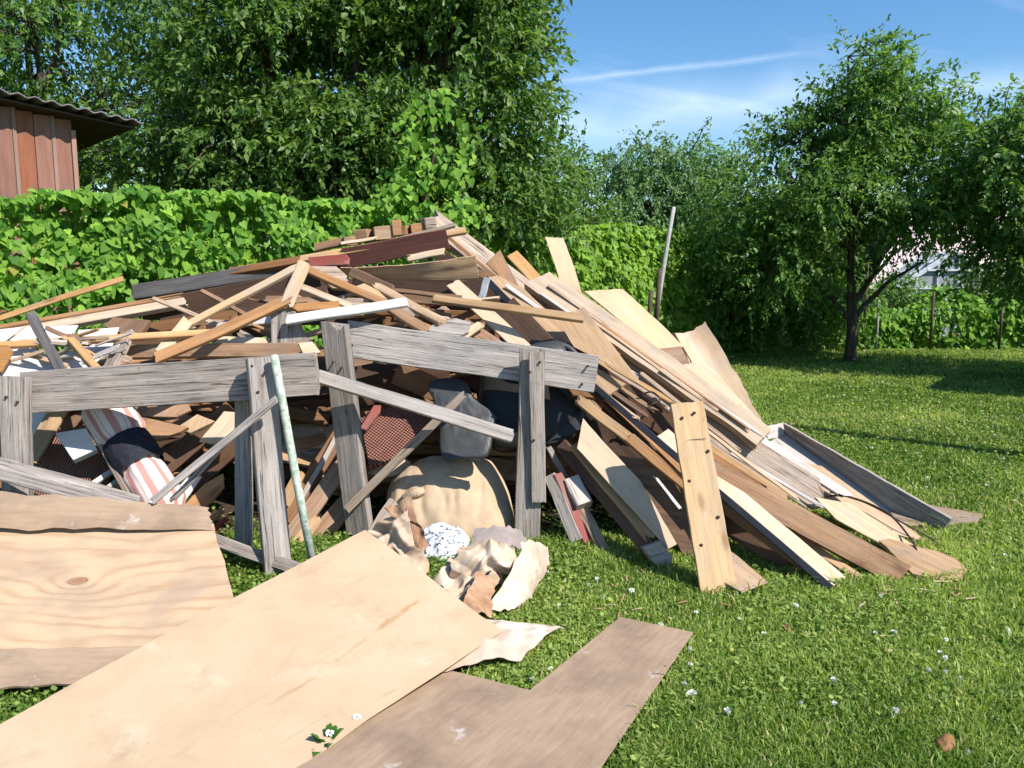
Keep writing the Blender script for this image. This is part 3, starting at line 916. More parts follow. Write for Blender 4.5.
# ------------------------------------------------------------------ right slope of the heap
RS = (0.25, -0.55, 0.80)
plank('beam', 'thick bleached ridge beam running down right from the peak of the heap', (424, 212, 6.42), (560, 316, 5.98), 27, 0.07, 'tangrey', (0.15, -0.65, 0.75), cat='beam', bow=0, twist=0.05, rag=(0.10, 0.05))
plank('beam', 'brown edge plank close under the bleached ridge beam', (440, 236, 6.30), (545, 322, 5.90), 12, 0.05, 'rust', (-0.3, -0.9, 0.2), cat='beam', bow=0)
sheet('board', 'long wide bright board with yellow sawn edge running down the right slope', [(524, 283, 6.02), (757, 444, 4.97), (772, 428, 5.05), (550, 272, 6.11)], 0.05, 'pale', bend=0.006, warp=0.004, nu=30, nv=6, edge=0.002)
plank('board', 'whitish weathered board between the bright board end and the wooden trough', (700, 402, 5.45), (852, 497, 4.86), 16, 0.02, 'whitewood', (0.25, -0.45, 0.85), bow=0, twist=0, rag=(0, 0.08))
plank('beam', 'thick weathered grey tan beam with deep cracks and splintered lower end, right slope', (556, 329, 5.80), (833, 503, 4.80), 31, 0.03, 'tangrey', (-0.05, -0.78, 0.62), cat='beam', bow=0, twist=0, rag=(0.02, 0.16))
for i in range(4):
    plank('board', ['thin board right under the cracked grey tan beam', 'second thin pinkish board under the cracked grey tan beam', 'third thin brown board under the cracked grey tan beam', 'lowest thin dark board under the cracked grey tan beam'][i],
          (552 + 8 * i, 340 + 9 * i, 5.74 - 0.05 * i), (812 - 22 * i, 507 - 8 * i, 4.80 - 0.02 * i), 8, 0.012, ['tangrey', 'pine', 'rust', 'brown'][i], (-0.05, -0.7, 0.7), bow=-0.01 * i, twist=0, rag=(0.02, 0.12))
sheet('plywood_sheet', 'wide pale plywood sheet at the back of the right slope, above the bright board', [(584, 291, 6.32), (652, 349, 5.92), (684, 347, 6.02), (622, 289, 6.42)], 0.008, 'ply', bend=0.01, nu=16, nv=8, edge=0.001)
sheet('plywood_sheet', 'curled plywood sheet with a split standing highest at the right of the slope', [(674, 333, 6.28), (708, 400, 5.62), (764, 426, 5.48), (705, 321, 6.36)], 0.008, 'ply', bend=0.02, bend_v=-0.05, nu=18, nv=12, edge=0.003)
cut('plywood_sheet', 'bright plywood piece overlapping the bottom of the curled sheet', [(648, 372), (690, 363), (706, 361), (766, 428), (752, 440), (690, 405)], 5.62, (0.25, -0.5, 0.83), 0.006, 'pale', grain=(0, 5))
plank('board', 'dark brown narrow board at the left edge of the curled plywood', (672, 334, 6.26), (692, 368, 5.9), 6, 0.03, 'dark', (-0.3, -0.9, 0.3))
cut('board', 'brown splintered scrap between the two plywood sheets of the right slope', [(650, 350), (681, 346), (690, 364), (668, 366)], 5.86, (0.1, -0.8, 0.5), 0.01, 'rust')
sheet('board', 'thin bent board standing up against the hedge, above the right slope', [(566, 303, 6.12), (545, 237, 6.38), (563, 238, 6.4), (584, 300, 6.14)], 0.007, 'ply', bend=0.025, nu=14, nv=5, edge=0.001)
plank('board', 'short tan board behind the ridge, left of the upright bent board', (512, 253, 6.4), (545, 288, 6.2), 13, 0.02, 'pine', (0.1, -0.8, 0.55))
plank('lath', 'dark thin lath leaning beside the upright bent board', (566, 283, 6.2), (584, 306, 6.1), 4, 0.02, 'brown', (-0.3, -0.9, 0.2), cat='lath')
cut('plywood_sheet', 'brown plywood flap hanging below the bright board at the stick end', [(556, 318), (584, 307), (602, 331), (645, 388), (612, 366), (574, 347)], 5.36, (-0.25, -0.8, 0.5), 0.006, 'pine', grain=(1, 3))
cut('board', 'brown tilted board end poking out under the ridge beam', [(486, 263), (500, 249), (521, 291), (510, 286)], 5.92, (-0.1, -0.85, 0.45), 0.02, 'rust', grain=(1, 2))
dr = empty('cabinet_panel', P(545, 330, 5.4), 'long laminated cabinet panel with black edging sloping down to the black seat', 'panel')
sheet('panel_face', None, [(488, 277, 5.80), (607, 396, 5.00), (626, 384, 5.09), (508, 274, 5.92)], 0.03, 'pine', parent=dr, nu=16, nv=5, edge=0.001)
plank('edging', None, (485, 278, 5.785), (604, 398, 4.98), 7, 0.035, 'black', (-0.35, -0.85, 0.4), parent=dr, bow=0, twist=0, rag=(0, 0))
d2 = empty('cabinet_panel', P(530, 345, 5.3), 'dark brown inner panel with black edging under the laminated cabinet panel', 'panel')
sheet('panel_face', None, [(494, 290, 5.72), (572, 395, 5.02), (596, 398, 5.0), (500, 288, 5.78)], 0.02, 'brown', parent=d2, nu=10, nv=4, edge=0.001)
plank('edging', None, (480, 300, 5.70), (570, 398, 5.0), 4, 0.03, 'black', (-0.35, -0.85, 0.4), parent=d2, bow=0, twist=0, rag=(0, 0))
plank('metal_angle', 'short grey metal edging at the upper end of the cabinet panels', (487, 277, 5.76), (480, 302, 5.68), 7, 0.02, 'metal', (-0.2, -0.9, 0.3), cat='edging')
plank('board', 'pale smooth board sloping down right to the black seat', (452, 282, 5.56), (528, 352, 5.08), 17, 0.015, 'pale', (0.15, -0.7, 0.7))
plank('board', 'dark board standing in for the shaded recess right of the pale smooth board', (505, 305, 5.45), (555, 358, 5.1), 24, 0.02, 'dark', (-0.2, -0.95, 0.2))  # shade of the recess between the panels, put into a dark board's colour
plank('stick', 'long square tan stick lying level across the middle of the heap', (432, 297, 5.30), (584, 317, 5.02), 9, 0.03, 'pine', (0.05, -0.75, 0.65), cat='stick', bow=0, twist=0, rag=(0.02, 0.0))
pn = empty('edged_panel', P(720, 480, 4.5), 'long tan panel with a black trim edge reaching the grass right of the nailed plank', 'panel')
sheet('panel_face', None, [(656, 437, 4.74), (832, 587, 3.95), (846, 577, 4.03), (668, 429, 4.84)], 0.02, 'ply', parent=pn, nu=30, nv=5, edge=0.001)
plank('trim', None, (590, 383, 5.04), (831, 588, 3.935), 7, 0.03, 'black', (-0.4, -0.8, 0.45), parent=pn, bow=0, twist=0, rag=(0, 0))
plank('board', 'pale board patch lying on the black trimmed panel', (722, 471, 4.62), (744, 490, 4.52), 16, 0.006, 'pale', RS)
cut('beam', 'heavy brown stained timber on edge, lower end on the grass at the right', [(690, 447), (912, 566), (895, 585), (700, 480)], 4.06, (-0.25, -0.85, 0.45), 0.075, 'rust', cat='beam', ref=2)
cut('board', 'pale board lying along the top of the heavy brown timber', [(815, 497), (850, 503), (917, 547), (908, 558), (836, 519)], 4.78, (0.1, -0.45, 0.88), 0.012, 'pale', grain=(1, 2))
plank('board', 'tan narrow board starting at the right grey rail end, below the black trim', (576, 397, 5.0), (636, 443, 4.74), 11, 0.03, 'pine', (0.0, -0.85, 0.5), bow=0, twist=0)
plank('board', 'orange brown narrow board with nail holes passing behind the top of the nailed plank', (628, 436, 4.76), (712, 506, 4.42), 12, 0.03, 'orange', (0.0, -0.85, 0.5), bow=0, twist=0)
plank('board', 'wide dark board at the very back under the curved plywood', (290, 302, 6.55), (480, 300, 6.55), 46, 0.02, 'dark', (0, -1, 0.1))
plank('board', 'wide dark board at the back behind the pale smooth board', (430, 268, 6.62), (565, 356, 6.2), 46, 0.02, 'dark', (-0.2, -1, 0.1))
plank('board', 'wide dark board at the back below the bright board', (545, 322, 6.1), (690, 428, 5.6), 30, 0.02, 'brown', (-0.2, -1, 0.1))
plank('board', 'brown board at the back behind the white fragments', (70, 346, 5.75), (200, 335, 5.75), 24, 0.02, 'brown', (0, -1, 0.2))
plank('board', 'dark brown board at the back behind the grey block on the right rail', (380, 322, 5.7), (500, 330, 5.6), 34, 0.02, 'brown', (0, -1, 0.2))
cut('plywood_sheet', 'pale sheet with a slanted cut leaning right of the black seat', [(583, 418), (602, 440), (640, 480), (677, 544), (668, 549), (577, 448)], 4.88, (0, -0.75, 0.65), 0.008, 'ply', grain=(0, 2))
plank('board', 'pale narrow board leaning left of the slanted pale sheet', (574, 444, 4.86), (653, 540, 4.37), 12, 0.02, 'pine', (0.05, -0.75, 0.65))
tb = empty('timber', P(640, 540, 4.4), 'square dark timber with a grey sawn end resting on the grass below the pale sheet', 'timber')
plank('shaft', None, (560, 444, 5.0), (655, 557, 4.30), 15, 0.08, 'dark', (-0.45, -0.8, 0.35), parent=tb, bow=0, twist=0, rag=(0, 0))
cut('sawn_end', None, [(643, 547), (661, 541), (673, 557), (670, 571), (662, 574)], 4.275, (0.2, -0.93, 0.25), 0.05, 'grey', parent=tb)
cut('plywood_sheet', 'dark brown sheet in shade behind the nailed plank', [(618, 455), (650, 460), (715, 500), (735, 570), (692, 574), (678, 545)], 4.78, (-0.3, -0.85, 0.35), 0.008, 'brown')
cut('board', 'thin white splinter of board in the dark gap left of the nailed plank', [(653, 476), (658, 478), (682, 508), (679, 509)], 4.55, (0, -0.8, 0.6), 0.006, 'white')
np_ = sheet('nailed_plank', 'upright pale plank with rusty nails and a dashed dark line leaning on the right slope', [(702, 597, 3.885), (671, 404, 4.40), (703, 401, 4.42), (738, 591, 3.91)], 0.025, 'pale', warp=0.002, nu=20, nv=6, edge=0.0012)
Yat = lambda y: 4.40 + (3.885 - 4.40) * (y - 404) / 193
for (x, y) in ((682, 418), (694, 413), (708, 451), (689, 481), (718, 517), (701, 545)):
    p = P(x, y, Yat(y) - 0.004)
    tube('nail', None, [p + Vector((0, 0.02, -0.004)), p + Vector((0, -0.008, 0.002)), p + Vector((0, -0.010, 0.002))], [0.004, 0.009, 0.005], 'nail', parent=np_, k=8)
for i in range(11):
    x = 679 + i * 2.6
    p = P(x, 441 - i * 0.25, Yat(441) - 0.001)
    tube('staple', None, [p + Vector((-0.004, 0, 0)), p + Vector((0.004, 0, 0))], 0.0025, 'nail', parent=np_, k=5)
plank('board', 'orange brown board in shade under the black trimmed panel', (700, 488, 4.62), (806, 566, 4.10), 12, 0.03, 'orange', (-0.1, -0.9, 0.4))
plank('board', 'wide dark brown board lying deepest under the black trimmed panel', (690, 495, 4.75), (800, 565, 4.20), 30, 0.03, 'brown', (-0.2, -0.95, 0.2))
cut('board', 'pale board tip lying on the grass behind the foot of the nailed plank', [(715, 540), (738, 556), (768, 582), (742, 592), (712, 575)], G(742, 592, 0.035).y, (0.0, -0.22, 0.97), 0.008, 'pine', grain=(0, 2), ref=3)
plank('lath', 'thin tan lath end on the grass right of the black trim', (790, 530, 4.42), (862, 579, 4.08), 10, 0.015, 'pine', (0.1, -0.7, 0.7), cat='lath')
plank('lath', 'short brown lath end close beside the black trim foot', (806, 548, 4.32), (847, 581, 4.03), 6, 0.012, 'rust', (0.1, -0.7, 0.7), cat='lath')
cut('board', 'rounded weathered board end lying flat on the grass past the brown timber', [(870, 532), (916, 546), (938, 551), (955, 558), (967, 569), (962, 577), (940, 579), (912, 573)], G(940, 579, 0.03).y, (0, -0.1, 1), 0.025, 'pine', grain=(1, 4), rough=0.006, ref=6)
cut('board', 'wide thin yellowish board lying between the brown timber and the wooden trough', [(780, 456), (822, 466), (930, 543), (896, 534), (845, 515)], 5.3, (0.1, -0.42, 0.9), 0.008, 'pine', grain=(1, 2))
cut('board', 'small flat grey board tip lying on the grass past the end of the wooden trough', [(880, 499), (925, 504), (985, 514), (976, 522), (900, 525)], 5.42, (0, -0.05, 1), 0.015, 'tangrey', grain=(0, 2), rough=0.004)
tr = empty('wooden_trough', P(930, 540, 4.9), 'open grey wooden trough sloping down onto the lawn at the far right of the heap', 'trough')
sheet('bottom', None, [(764, 444, 6.0), (912, 537, 4.92), (936, 541, 4.90), (786, 434, 6.12)], 0.018, 'whitewood', parent=tr, nu=20, nv=4, edge=0.001)
sheet('side_board', None, [(785, 437, 6.12), (934, 541, 4.89), (951, 519, 4.84), (783, 423, 6.08)], 0.022, 'grey', parent=tr, nu=20, nv=4, edge=0.001)
sheet('end_board', None, [(756, 442, 5.98), (785, 436, 6.10), (784, 422, 6.14), (758, 429, 6.02)], 0.02, 'whitewood', parent=tr, nu=6, nv=3, edge=0.001)


def wire_pts(pp):
    W = [P(*p) for p in pp]; out = []
    for i in range(len(W) - 1):
        a, b, c, d = W[max(i - 1, 0)], W[i], W[i + 1], W[min(i + 2, len(W) - 1)]
        for j in range(6):
            s = j / 6
            out.append(0.5 * ((2 * b) + (c - a) * s + (2 * a - 5 * b + 4 * c - d) * s * s + (3 * b - a - 3 * c + d) * s ** 3))
    out.append(W[-1]); return out


tube('wire', 'dark bent wire with a hooked end springing from the splintered bundle', wire_pts([(826, 496, 4.9), (850, 497, 4.86), (886, 512, 4.72), (908, 535, 4.5), (917, 552, 4.36), (914, 561, 4.28)]), 0.006, 'wire')
tube('wire', 'longest dark wire ending at the rounded board on the grass', wire_pts([(830, 492, 4.92), (866, 503, 4.85), (905, 524, 4.7), (934, 540, 4.62), (952, 552, 4.5)]), 0.005, 'wire')
tube('wire', 'short dark wire lying on the yellowish board', wire_pts([(836, 502, 4.86), (860, 515, 4.74), (892, 531, 4.62)]), 0.006, 'wire')
tube('wire', 'crumpled wire tangle at the frayed strips above the nailed plank', wire_pts([(640, 395, 4.98), (652, 392, 4.95), (660, 400, 4.92), (648, 405, 4.9), (655, 398, 4.88), (668, 412, 4.86), (672, 404, 4.88)]), 0.006, 'wire')
for i in range(5):
    plank('strip', ['thin pinkish strip fraying out above the orange narrow board, topmost', 'thin pinkish strip second below the brown plywood flap', 'thin tan strip third below the brown plywood flap', 'thin dark strip fourth below the brown plywood flap', 'thin pale bent strip lowest below the brown plywood flap'][i],
          (566 + 3 * i, 335 + 9 * i, 5.42 - 0.05 * i), (676 - 9 * i, 404 + 4 * i, 4.98 - 0.05 * i), 5, 0.012, ['pine', 'rust', 'pine', 'brown', 'pale'][i], (0, -0.8, 0.6), cat='strip', bow=-0.02, rag=(0.03, 0.05))
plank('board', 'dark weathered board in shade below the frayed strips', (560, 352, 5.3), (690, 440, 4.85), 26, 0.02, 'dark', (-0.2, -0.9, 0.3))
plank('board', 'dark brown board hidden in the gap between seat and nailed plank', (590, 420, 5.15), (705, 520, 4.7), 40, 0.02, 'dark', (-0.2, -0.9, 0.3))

# under the seat
rp = empty('timber', P(580, 540, 4.6), 'grey timber with one red painted side standing right of the fence post', 'timber')
plank('shaft', None, (549, 475, 4.80), (576, 541, 4.58), 13, 0.05, 'grey', (-0.3, -0.9, 0.3), parent=rp, bow=0, twist=0, rag=(0, 0))
plank('painted_side', None, (559, 473, 4.80), (589, 541, 4.59), 12, 0.05, 'red', (0.5, -0.8, 0.35), parent=rp, bow=0, twist=0, rag=(0, 0))
plank('wood_block', 'whitish grey square block lying on the grey plank beside the red painted timber', (571, 477, 4.78), (585, 503, 4.66), 17, 0.09, 'whitewood', (0.1, -0.8, 0.6), cat='wood block', bow=0, twist=0, rag=(0, 0))
plank('board', 'grey brown plank standing right of the red painted timber', (578, 500, 4.74), (606, 554, 4.5), 12, 0.03, 'tangrey', (-0.1, -0.9, 0.4))
plank('lath', 'thin grey lath in the dark behind the whitish block', (548, 446, 5.0), (566, 478, 4.9), 6, 0.02, 'grey', (0, -0.9, 0.4), cat='lath')

# ------------------------------------------------------------------ soft things in the heap
seat = empty('leather_seat', P(500, 450, 5.1), 'old black leather seat lying under the right grey rail', 'seat')
sh = pillow('backrest', None, [(488, 350), (530, 342), (566, 345), (582, 362), (586, 400), (580, 432), (545, 446), (500, 452), (480, 430), (480, 385)], 5.28, (0.05, -0.95, 0.3), 0.09, 0.06, 'leather2', parent=seat, rings=10, power=0.2)
tube('backrest_rim', None, wire_pts([(500, 449, 5.10), (545, 443, 5.08), (574, 433, 5.08), (583, 410, 5.10), (584, 372, 5.14), (567, 347, 5.2), (530, 343, 5.2)]), 0.02, 'leather', parent=seat, k=10)
sheet('lower_lip', None, [(540, 446, 5.06), (583, 429, 5.04), (579, 407, 5.12), (541, 426, 5.14)], 0.02, 'leather', parent=seat, nu=10, nv=5, bend=0.01)
pillow('cushion', None, [(428, 388), (440, 380), (458, 379), (469, 386), (473, 397), (496, 414), (494, 424), (488, 455), (465, 459), (446, 463), (440, 448), (440, 430), (434, 402)], 5.06, (-0.15, -0.85, 0.5), 0.03, 0.05, 'leather', parent=seat, rings=16, power=0.14, lump=0.006, ls=16, sub=3)
tube('seam', None, wire_pts([(433, 392, 4.985), (440, 404, 4.97), (446, 425, 4.955), (446, 443, 4.95), (451, 457, 4.945)]), 0.007, 'leather2', parent=seat)
tube('seam', None, wire_pts([(466, 392, 4.995), (474, 404, 4.98), (488, 417, 4.965), (485, 438, 4.955), (482, 452, 4.95)]), 0.007, 'leather2', parent=seat)
tube('seam', None, wire_pts([(446, 425, 4.955), (457, 420, 4.955), (472, 421, 4.96), (488, 418, 4.965)]), 0.006, 'leather2', parent=seat)
pillow('headrest', None, [(560, 342), (566, 352), (556, 356), (530, 354), (526, 348), (540, 343)], 5.1, (0, -0.7, 0.7), 0.03, 0.03, 'leather', parent=seat, rings=8)

sk = empty('burlap_sack', P(455, 540, 4.75), 'full tan burlap sack leaning between the grey fence posts', 'sack')
pillow('body', None, [(386, 505), (391, 484), (405, 470), (425, 462), (448, 459), (470, 459), (487, 461), (500, 475), (511, 500), (513, 535), (492, 560), (450, 566), (410, 560), (388, 535)], 4.96, (0.0, -0.72, 0.68), 0.22, 0.14, 'burlap', parent=sk, rings=30, power=0.55, lump=0.022, ls=7, sub=8, ridge=True)
tube('rolled_corner', None, wire_pts([(399, 503, 4.84), (408, 497, 4.80), (416, 493, 4.78), (423, 491, 4.80)]), [0.02] * 4 + [0.03] * 11 + [0.026] * 4, 'burlap', parent=sk, k=10)


def lathe_roll():
    a, b = P(98, 396, 4.86), P(172, 520, 4.50)
    r = empty('bolster', b, 'rolled pink and white striped mattress tied with a black knit band', 'bolster')
    ax = (b - a); L = ax.length
    x, y, z = frame_from(ax, cam_n(a))
    Mx = basis(a, x, y, z)
    prof = lambda s: 0.135 * (1 + 0.06 * math.sin(s * 7)) * (1 - 0.16 * math.exp(-((s - 0.38) / 0.03) ** 2) - 0.18 * math.exp(-((s - 0.60) / 0.03) ** 2)) * min(1, 0.4 + 6 * s, 0.4 + 6 * (1 - s))
    for name, s0, s1, mt, gro in (('ticking', 0, 1, 'stripes', 0), ('knit_band', 0.38, 0.60, 'band', 0.008)):
        k, n = 40, 44
        V, F = [], []
        for i in range(n + 1):
            s = s0 + (s1 - s0) * i / n
            for j in range(k + 1):
                th = 2 * math.pi * j / k
                rr = prof(s) + gro
                if mt == 'stripes': rr += 0.006 * math.sin(th * 9 + 3 * math.sin(s * 8)) * (math.exp(-((s - 0.36) / 0.1) ** 2) + math.exp(-((s - 0.63) / 0.12) ** 2))
                else: rr = 0.145 * (1 - 0.08 * (abs(s - 0.49) / 0.11) ** 2) + 0.003 * math.sin(th * 26)
                V.append((s * L, rr * math.cos(th), rr * math.sin(th)))
        for i in range(n):
            for j in range(k):
                q = i * (k + 1) + j
                F.append((q, q + 1, q + k + 2, q + k + 1))
        ob = link(name, V, F, M[mt], r, Mx, smooth=True)
        uv = ob.data.uv_layers.new(name='UVMap')
        for lp in ob.data.loops:
            i, j = divmod(lp.vertex_index, k + 1)
            uv.data[lp.index].uv = (j / k, i / n)


lathe_roll()
plank('lath', 'thin grey metal coloured lath running along the left of the striped mattress', (83, 414, 4.74), (131, 503, 4.44), 5, 0.02, 'tangrey', (-0.2, -0.9, 0.3), cat='lath', bow=0)

# things seen below the left rail
cut('fibreboard', 'white panel piece behind the left fence post under the rail', [(26, 405), (52, 405), (46, 420), (26, 450)], 5.0, (0, -0.8, 0.6), 0.012, 'white')
plank('board', 'short tan board slanting down left under the left rail', (61, 406, 4.86), (27, 461, 4.64), 19, 0.02, 'pine', (0.1, -0.75, 0.65))
cut('ribbed_board', 'ribbed red brown board standing behind the cracked grey board', [(27, 466), (54, 436), (100, 446), (118, 455), (108, 484), (60, 505), (27, 490)], 4.72, (0.1, -0.8, 0.58), 0.012, 'ribwood', grain=(6, 1), cat='board')
cut('wood_block', 'white painted block with a pinkish edge left of the striped mattress', [(55, 433), (86, 428), (97, 449), (73, 460)], 4.62, (0.2, -0.75, 0.6), 0.05, 'white', cat='wood block')
plank('board', 'dark board sloping under the white painted block', (60, 428, 4.9), (95, 410, 4.95), 12, 0.03, 'brown', (0, -0.9, 0.4))
plank('lath', 'pale grey lath low left of the mattress foot, upper one', (78, 492, 4.55), (116, 468, 4.66), 6, 0.02, 'whitewood', (0, -0.8, 0.6), cat='lath')
plank('lath', 'grey lath low left of the mattress foot, lower one', (92, 498, 4.5), (124, 475, 4.6), 5, 0.02, 'grey', (0, -0.8, 0.6), cat='lath')
cut('board', 'orange thin board just under the left rail right of the mattress', [(140, 416), (150, 407), (188, 404), (191, 410), (176, 417)], 4.95, (0, -0.75, 0.66), 0.02, 'orange')
cut('board', 'tan pointed board right of the mattress, under the orange thin board', [(135, 421), (143, 417), (188, 427), (180, 432), (146, 442)], 4.85, (0, -0.75, 0.66), 0.03, 'orange', grain=(0, 2))
cut('board', 'orange brown split board end beside the tan pointed board', [(177, 427), (197, 414), (215, 421), (190, 433)], 4.9, (0, -0.75, 0.66), 0.03, 'pine', grain=(3, 1))
cut('board', 'pale triangular board piece left of the rear grey post', [(224, 411), (236, 412), (236, 432), (214, 443), (199, 441)], 4.92, (0, -0.75, 0.66), 0.02, 'pale', grain=(4, 0))
plank('board', 'dark brown plank rising right behind the striped mattress', (150, 478, 4.95), (232, 408, 5.1), 22, 0.03, 'brown', (-0.1, -0.95, 0.3))
plank('board', 'second dark brown plank rising right, lower than the first behind the mattress', (172, 496, 4.9), (262, 418, 5.05), 24, 0.03, 'dark', (-0.1, -0.95, 0.3))
cut('board', 'bright orange board end low left of the rear grey post', [(184, 505), (204, 484), (223, 473), (224, 486), (206, 507)], 4.58, (0.1, -0.7, 0.7), 0.025, 'orange', grain=(0, 2))
cut('fibreboard', 'small white board scrap low beside the bright orange board end', [(172, 494), (188, 476), (202, 476), (184, 502)], 4.62, (0.1, -0.75, 0.65), 0.012, 'white')
plank('lath', 'small orange lath scrap at the foot of the rear grey post', (210, 520, 4.5), (226, 506, 4.55), 6, 0.02, 'orange', (0.1, -0.7, 0.7), cat='lath')
plank('lath', 'small reddish lath scrap below the orange scrap at the rear post foot', (212, 530, 4.46), (228, 516, 4.5), 5, 0.02, 'red', (0.1, -0.7, 0.7), cat='lath')
for (a, b, w, m_, lab) in (((284, 520, 4.85), (345, 425, 5.2), 16, 'brown', 'brown plank rising right between square post and split post, uppermost'),
                           ((284, 505, 4.8), (300, 470, 4.9), 12, 'pine', 'small tan board end peeping out right of the green pipe'),
                           ((284, 545, 4.7), (350, 455, 5.0), 18, 'rust', 'rust brown plank rising right behind the green pipe, lower one'),
                           ((300, 500, 4.9), (340, 430, 5.1), 5, 'whitewood', 'pale thin strip rising right behind the green pipe'),
                           ((286, 560, 4.6), (318, 515, 4.75), 14, 'pine', 'tan plank low right of the green pipe'),
                           ((310, 545, 4.75), (350, 500, 4.9), 22, 'rust', 'reddish board low left of the split post')):
    plank('board', lab, a, b, w, 0.025, m_, (-0.05, -0.9, 0.42))
cut('rug', 'folded knobbly red brown rug behind the split post', [(360, 418), (395, 404), (436, 403), (448, 420), (404, 448), (401, 456), (369, 466)], 5.12, (0.05, -0.7, 0.7), 0.05, 'knit', cat='rug', grain=(5, 1))
cut('board', 'brick red board end between the split post and the rug', [(360, 428), (374, 405), (381, 405), (380, 412), (366, 430)], 4.98, (0.1, -0.8, 0.6), 0.03, 'red')
cut('board', 'tan rounded board scrap under the rug', [(368, 472), (402, 456), (411, 462), (406, 471), (384, 477)], 4.98, (0.1, -0.6, 0.8), 0.015, 'ply')
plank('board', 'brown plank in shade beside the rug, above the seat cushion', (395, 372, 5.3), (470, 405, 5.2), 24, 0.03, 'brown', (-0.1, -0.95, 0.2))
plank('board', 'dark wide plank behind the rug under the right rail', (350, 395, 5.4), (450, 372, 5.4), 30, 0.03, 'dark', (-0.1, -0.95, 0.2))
plank('board', 'grey brown board leaning left of the sack', (395, 500, 4.82), (372, 535, 4.7), 13, 0.02, 'tangrey', (0.1, -0.85, 0.5))

# loose rubbish at the foot of the heap
def gp(x, y, z=0.0):
    return (x, y, G(x, y, z).y)


sheet('crumpled_paper', 'stained brown paper crumpled between sack and hardboard corner', [gp(366, 530, .26), gp(420, 585, .10), gp(432, 566, .16), gp(404, 506, .42)], 0.004, 'paper', crumple=0.044, cs=14, nu=54, nv=44, cat='paper', smooth=True, edge=0.002, bend=0.05)
sheet('crumpled_paper', 'torn dark kraft paper fold at the left foot of the sack', [gp(386, 508, .40), gp(420, 560, .17), gp(430, 548, .22), gp(408, 498, .46)], 0.003, 'kraft', crumple=0.033, cs=15, nu=54, nv=44, cat='paper', smooth=True, edge=0.002)
pillow('foam_lump', 'lump of white speckled foam packing in front of the sack', [(421, 535), (432, 525), (446, 524), (462, 531), (470, 541), (464, 552), (459, 566), (455, 582), (440, 579), (424, 573), (420, 553)], 4.55, (0.05, -0.6, 0.8), 0.07, 0.08, 'speck', cat='foam', lump=0.028, ls=13, rings=24, sub=8)
sheet('crumpled_paper', 'crumpled brown paper ball on top of the rubbish right of the foam', [gp(455, 578, .12), gp(508, 576, .12), gp(514, 545, .24), gp(460, 545, .26)], 0.003, 'paper', crumple=0.055, cs=15, nu=54, nv=44, cat='paper', smooth=True, edge=0.002, bend=0.05, bend_v=0.06)
sheet('rag', 'grey brown rag lying at the foot of the right fence post', [gp(466, 552, .14), gp(532, 552, .10), gp(522, 532, .2), gp(474, 530, .22)], 0.004, 'rag', crumple=0.020, cs=8, nu=24, nv=14, cat='rag', edge=0.003, bend=0.05)
sheet('crumpled_paper', 'large folded wood patterned paper leaning right of the rubbish, beside the grass', [gp(482, 612, .05), gp(520, 608, .02), gp(549, 552, .05), gp(520, 540, .26)], 0.004, 'paper2', crumple=0.019, cs=11, nu=54, nv=44, cat='paper', smooth=True, edge=0.002, bend=0.04, bend_v=0.05)
sheet('crumpled_paper', 'dark folded back side of the patterned paper above the hardboard edge', [gp(462, 606, .12), gp(492, 618, .03), gp(497, 582, .14), gp(478, 570, .2)], 0.003, 'kraft', crumple=0.022, cs=14, nu=54, nv=44, cat='paper', smooth=True, edge=0.002)
sheet('crumpled_paper', 'pale crumpled paper scraps packed under the brown paper ball', [gp(424, 585, .09), gp(482, 612, .06), gp(500, 572, .12), gp(446, 560, .16)], 0.003, 'paper', crumple=0.049, cs=15, nu=54, nv=44, cat='paper', smooth=True, edge=0.002, bend=0.03)
sheet('crumpled_paper', 'flattened wood patterned paper lying on the grass at the hardboard corner', [gp(430, 674, .055), gp(520, 658, .05), gp(566, 628, .05), gp(470, 620, .09)], 0.003, 'paper2', crumple=0.014, cs=12, nu=54, nv=44, cat='paper', smooth=True, edge=0.002, bend=0.015, bend_v=0.03)

# ------------------------------------------------------------------ long strips fanned down the right slope, laths strewn over the left shoulder
rs = random.Random(21)
for i in range(26):
    s = (i + rs.random()) / 26
    x0, y0 = 470 + 100 * s + rs.uniform(-12, 12), 262 + 40 * s + rs.uniform(-6, 14)
    x1, y1 = 690 + 190 * s + rs.uniform(-25, 20), 545 - 12 * s + rs.uniform(-30, 8)
    k0, k1 = rs.uniform(0.1, 0.5), rs.uniform(0.75, 1.0)
    Ya, Yb = 6.05 + 0.1 * s, 4.52 + 0.35 * s
    A = (x0 + (x1 - x0) * k0, y0 + (y1 - y0) * k0 + 10, Ya + (Yb - Ya) * k0 + 0.10)
    B_ = (x0 + (x1 - x0) * k1, y0 + (y1 - y0) * k1, Ya + (Yb - Ya) * k1 + 0.10)
    plank('strip', 'long thin strip of wood fanning down the right slope of the heap', A, B_, rs.choice([4, 5, 6, 8, 11]), rs.choice([0.008, 0.012, 0.02]), rs.choice(['pine', 'tangrey', 'rust', 'pale', 'brown', 'pine', 'orange', 'whitewood']),
          (rs.uniform(-0.4, 0.3), -0.7, rs.uniform(0.3, 0.9)), cat='strip', group='long thin strips fanned down the right slope', rag=(0.03, 0.09), bow=rs.uniform(-0.03, 0.02))
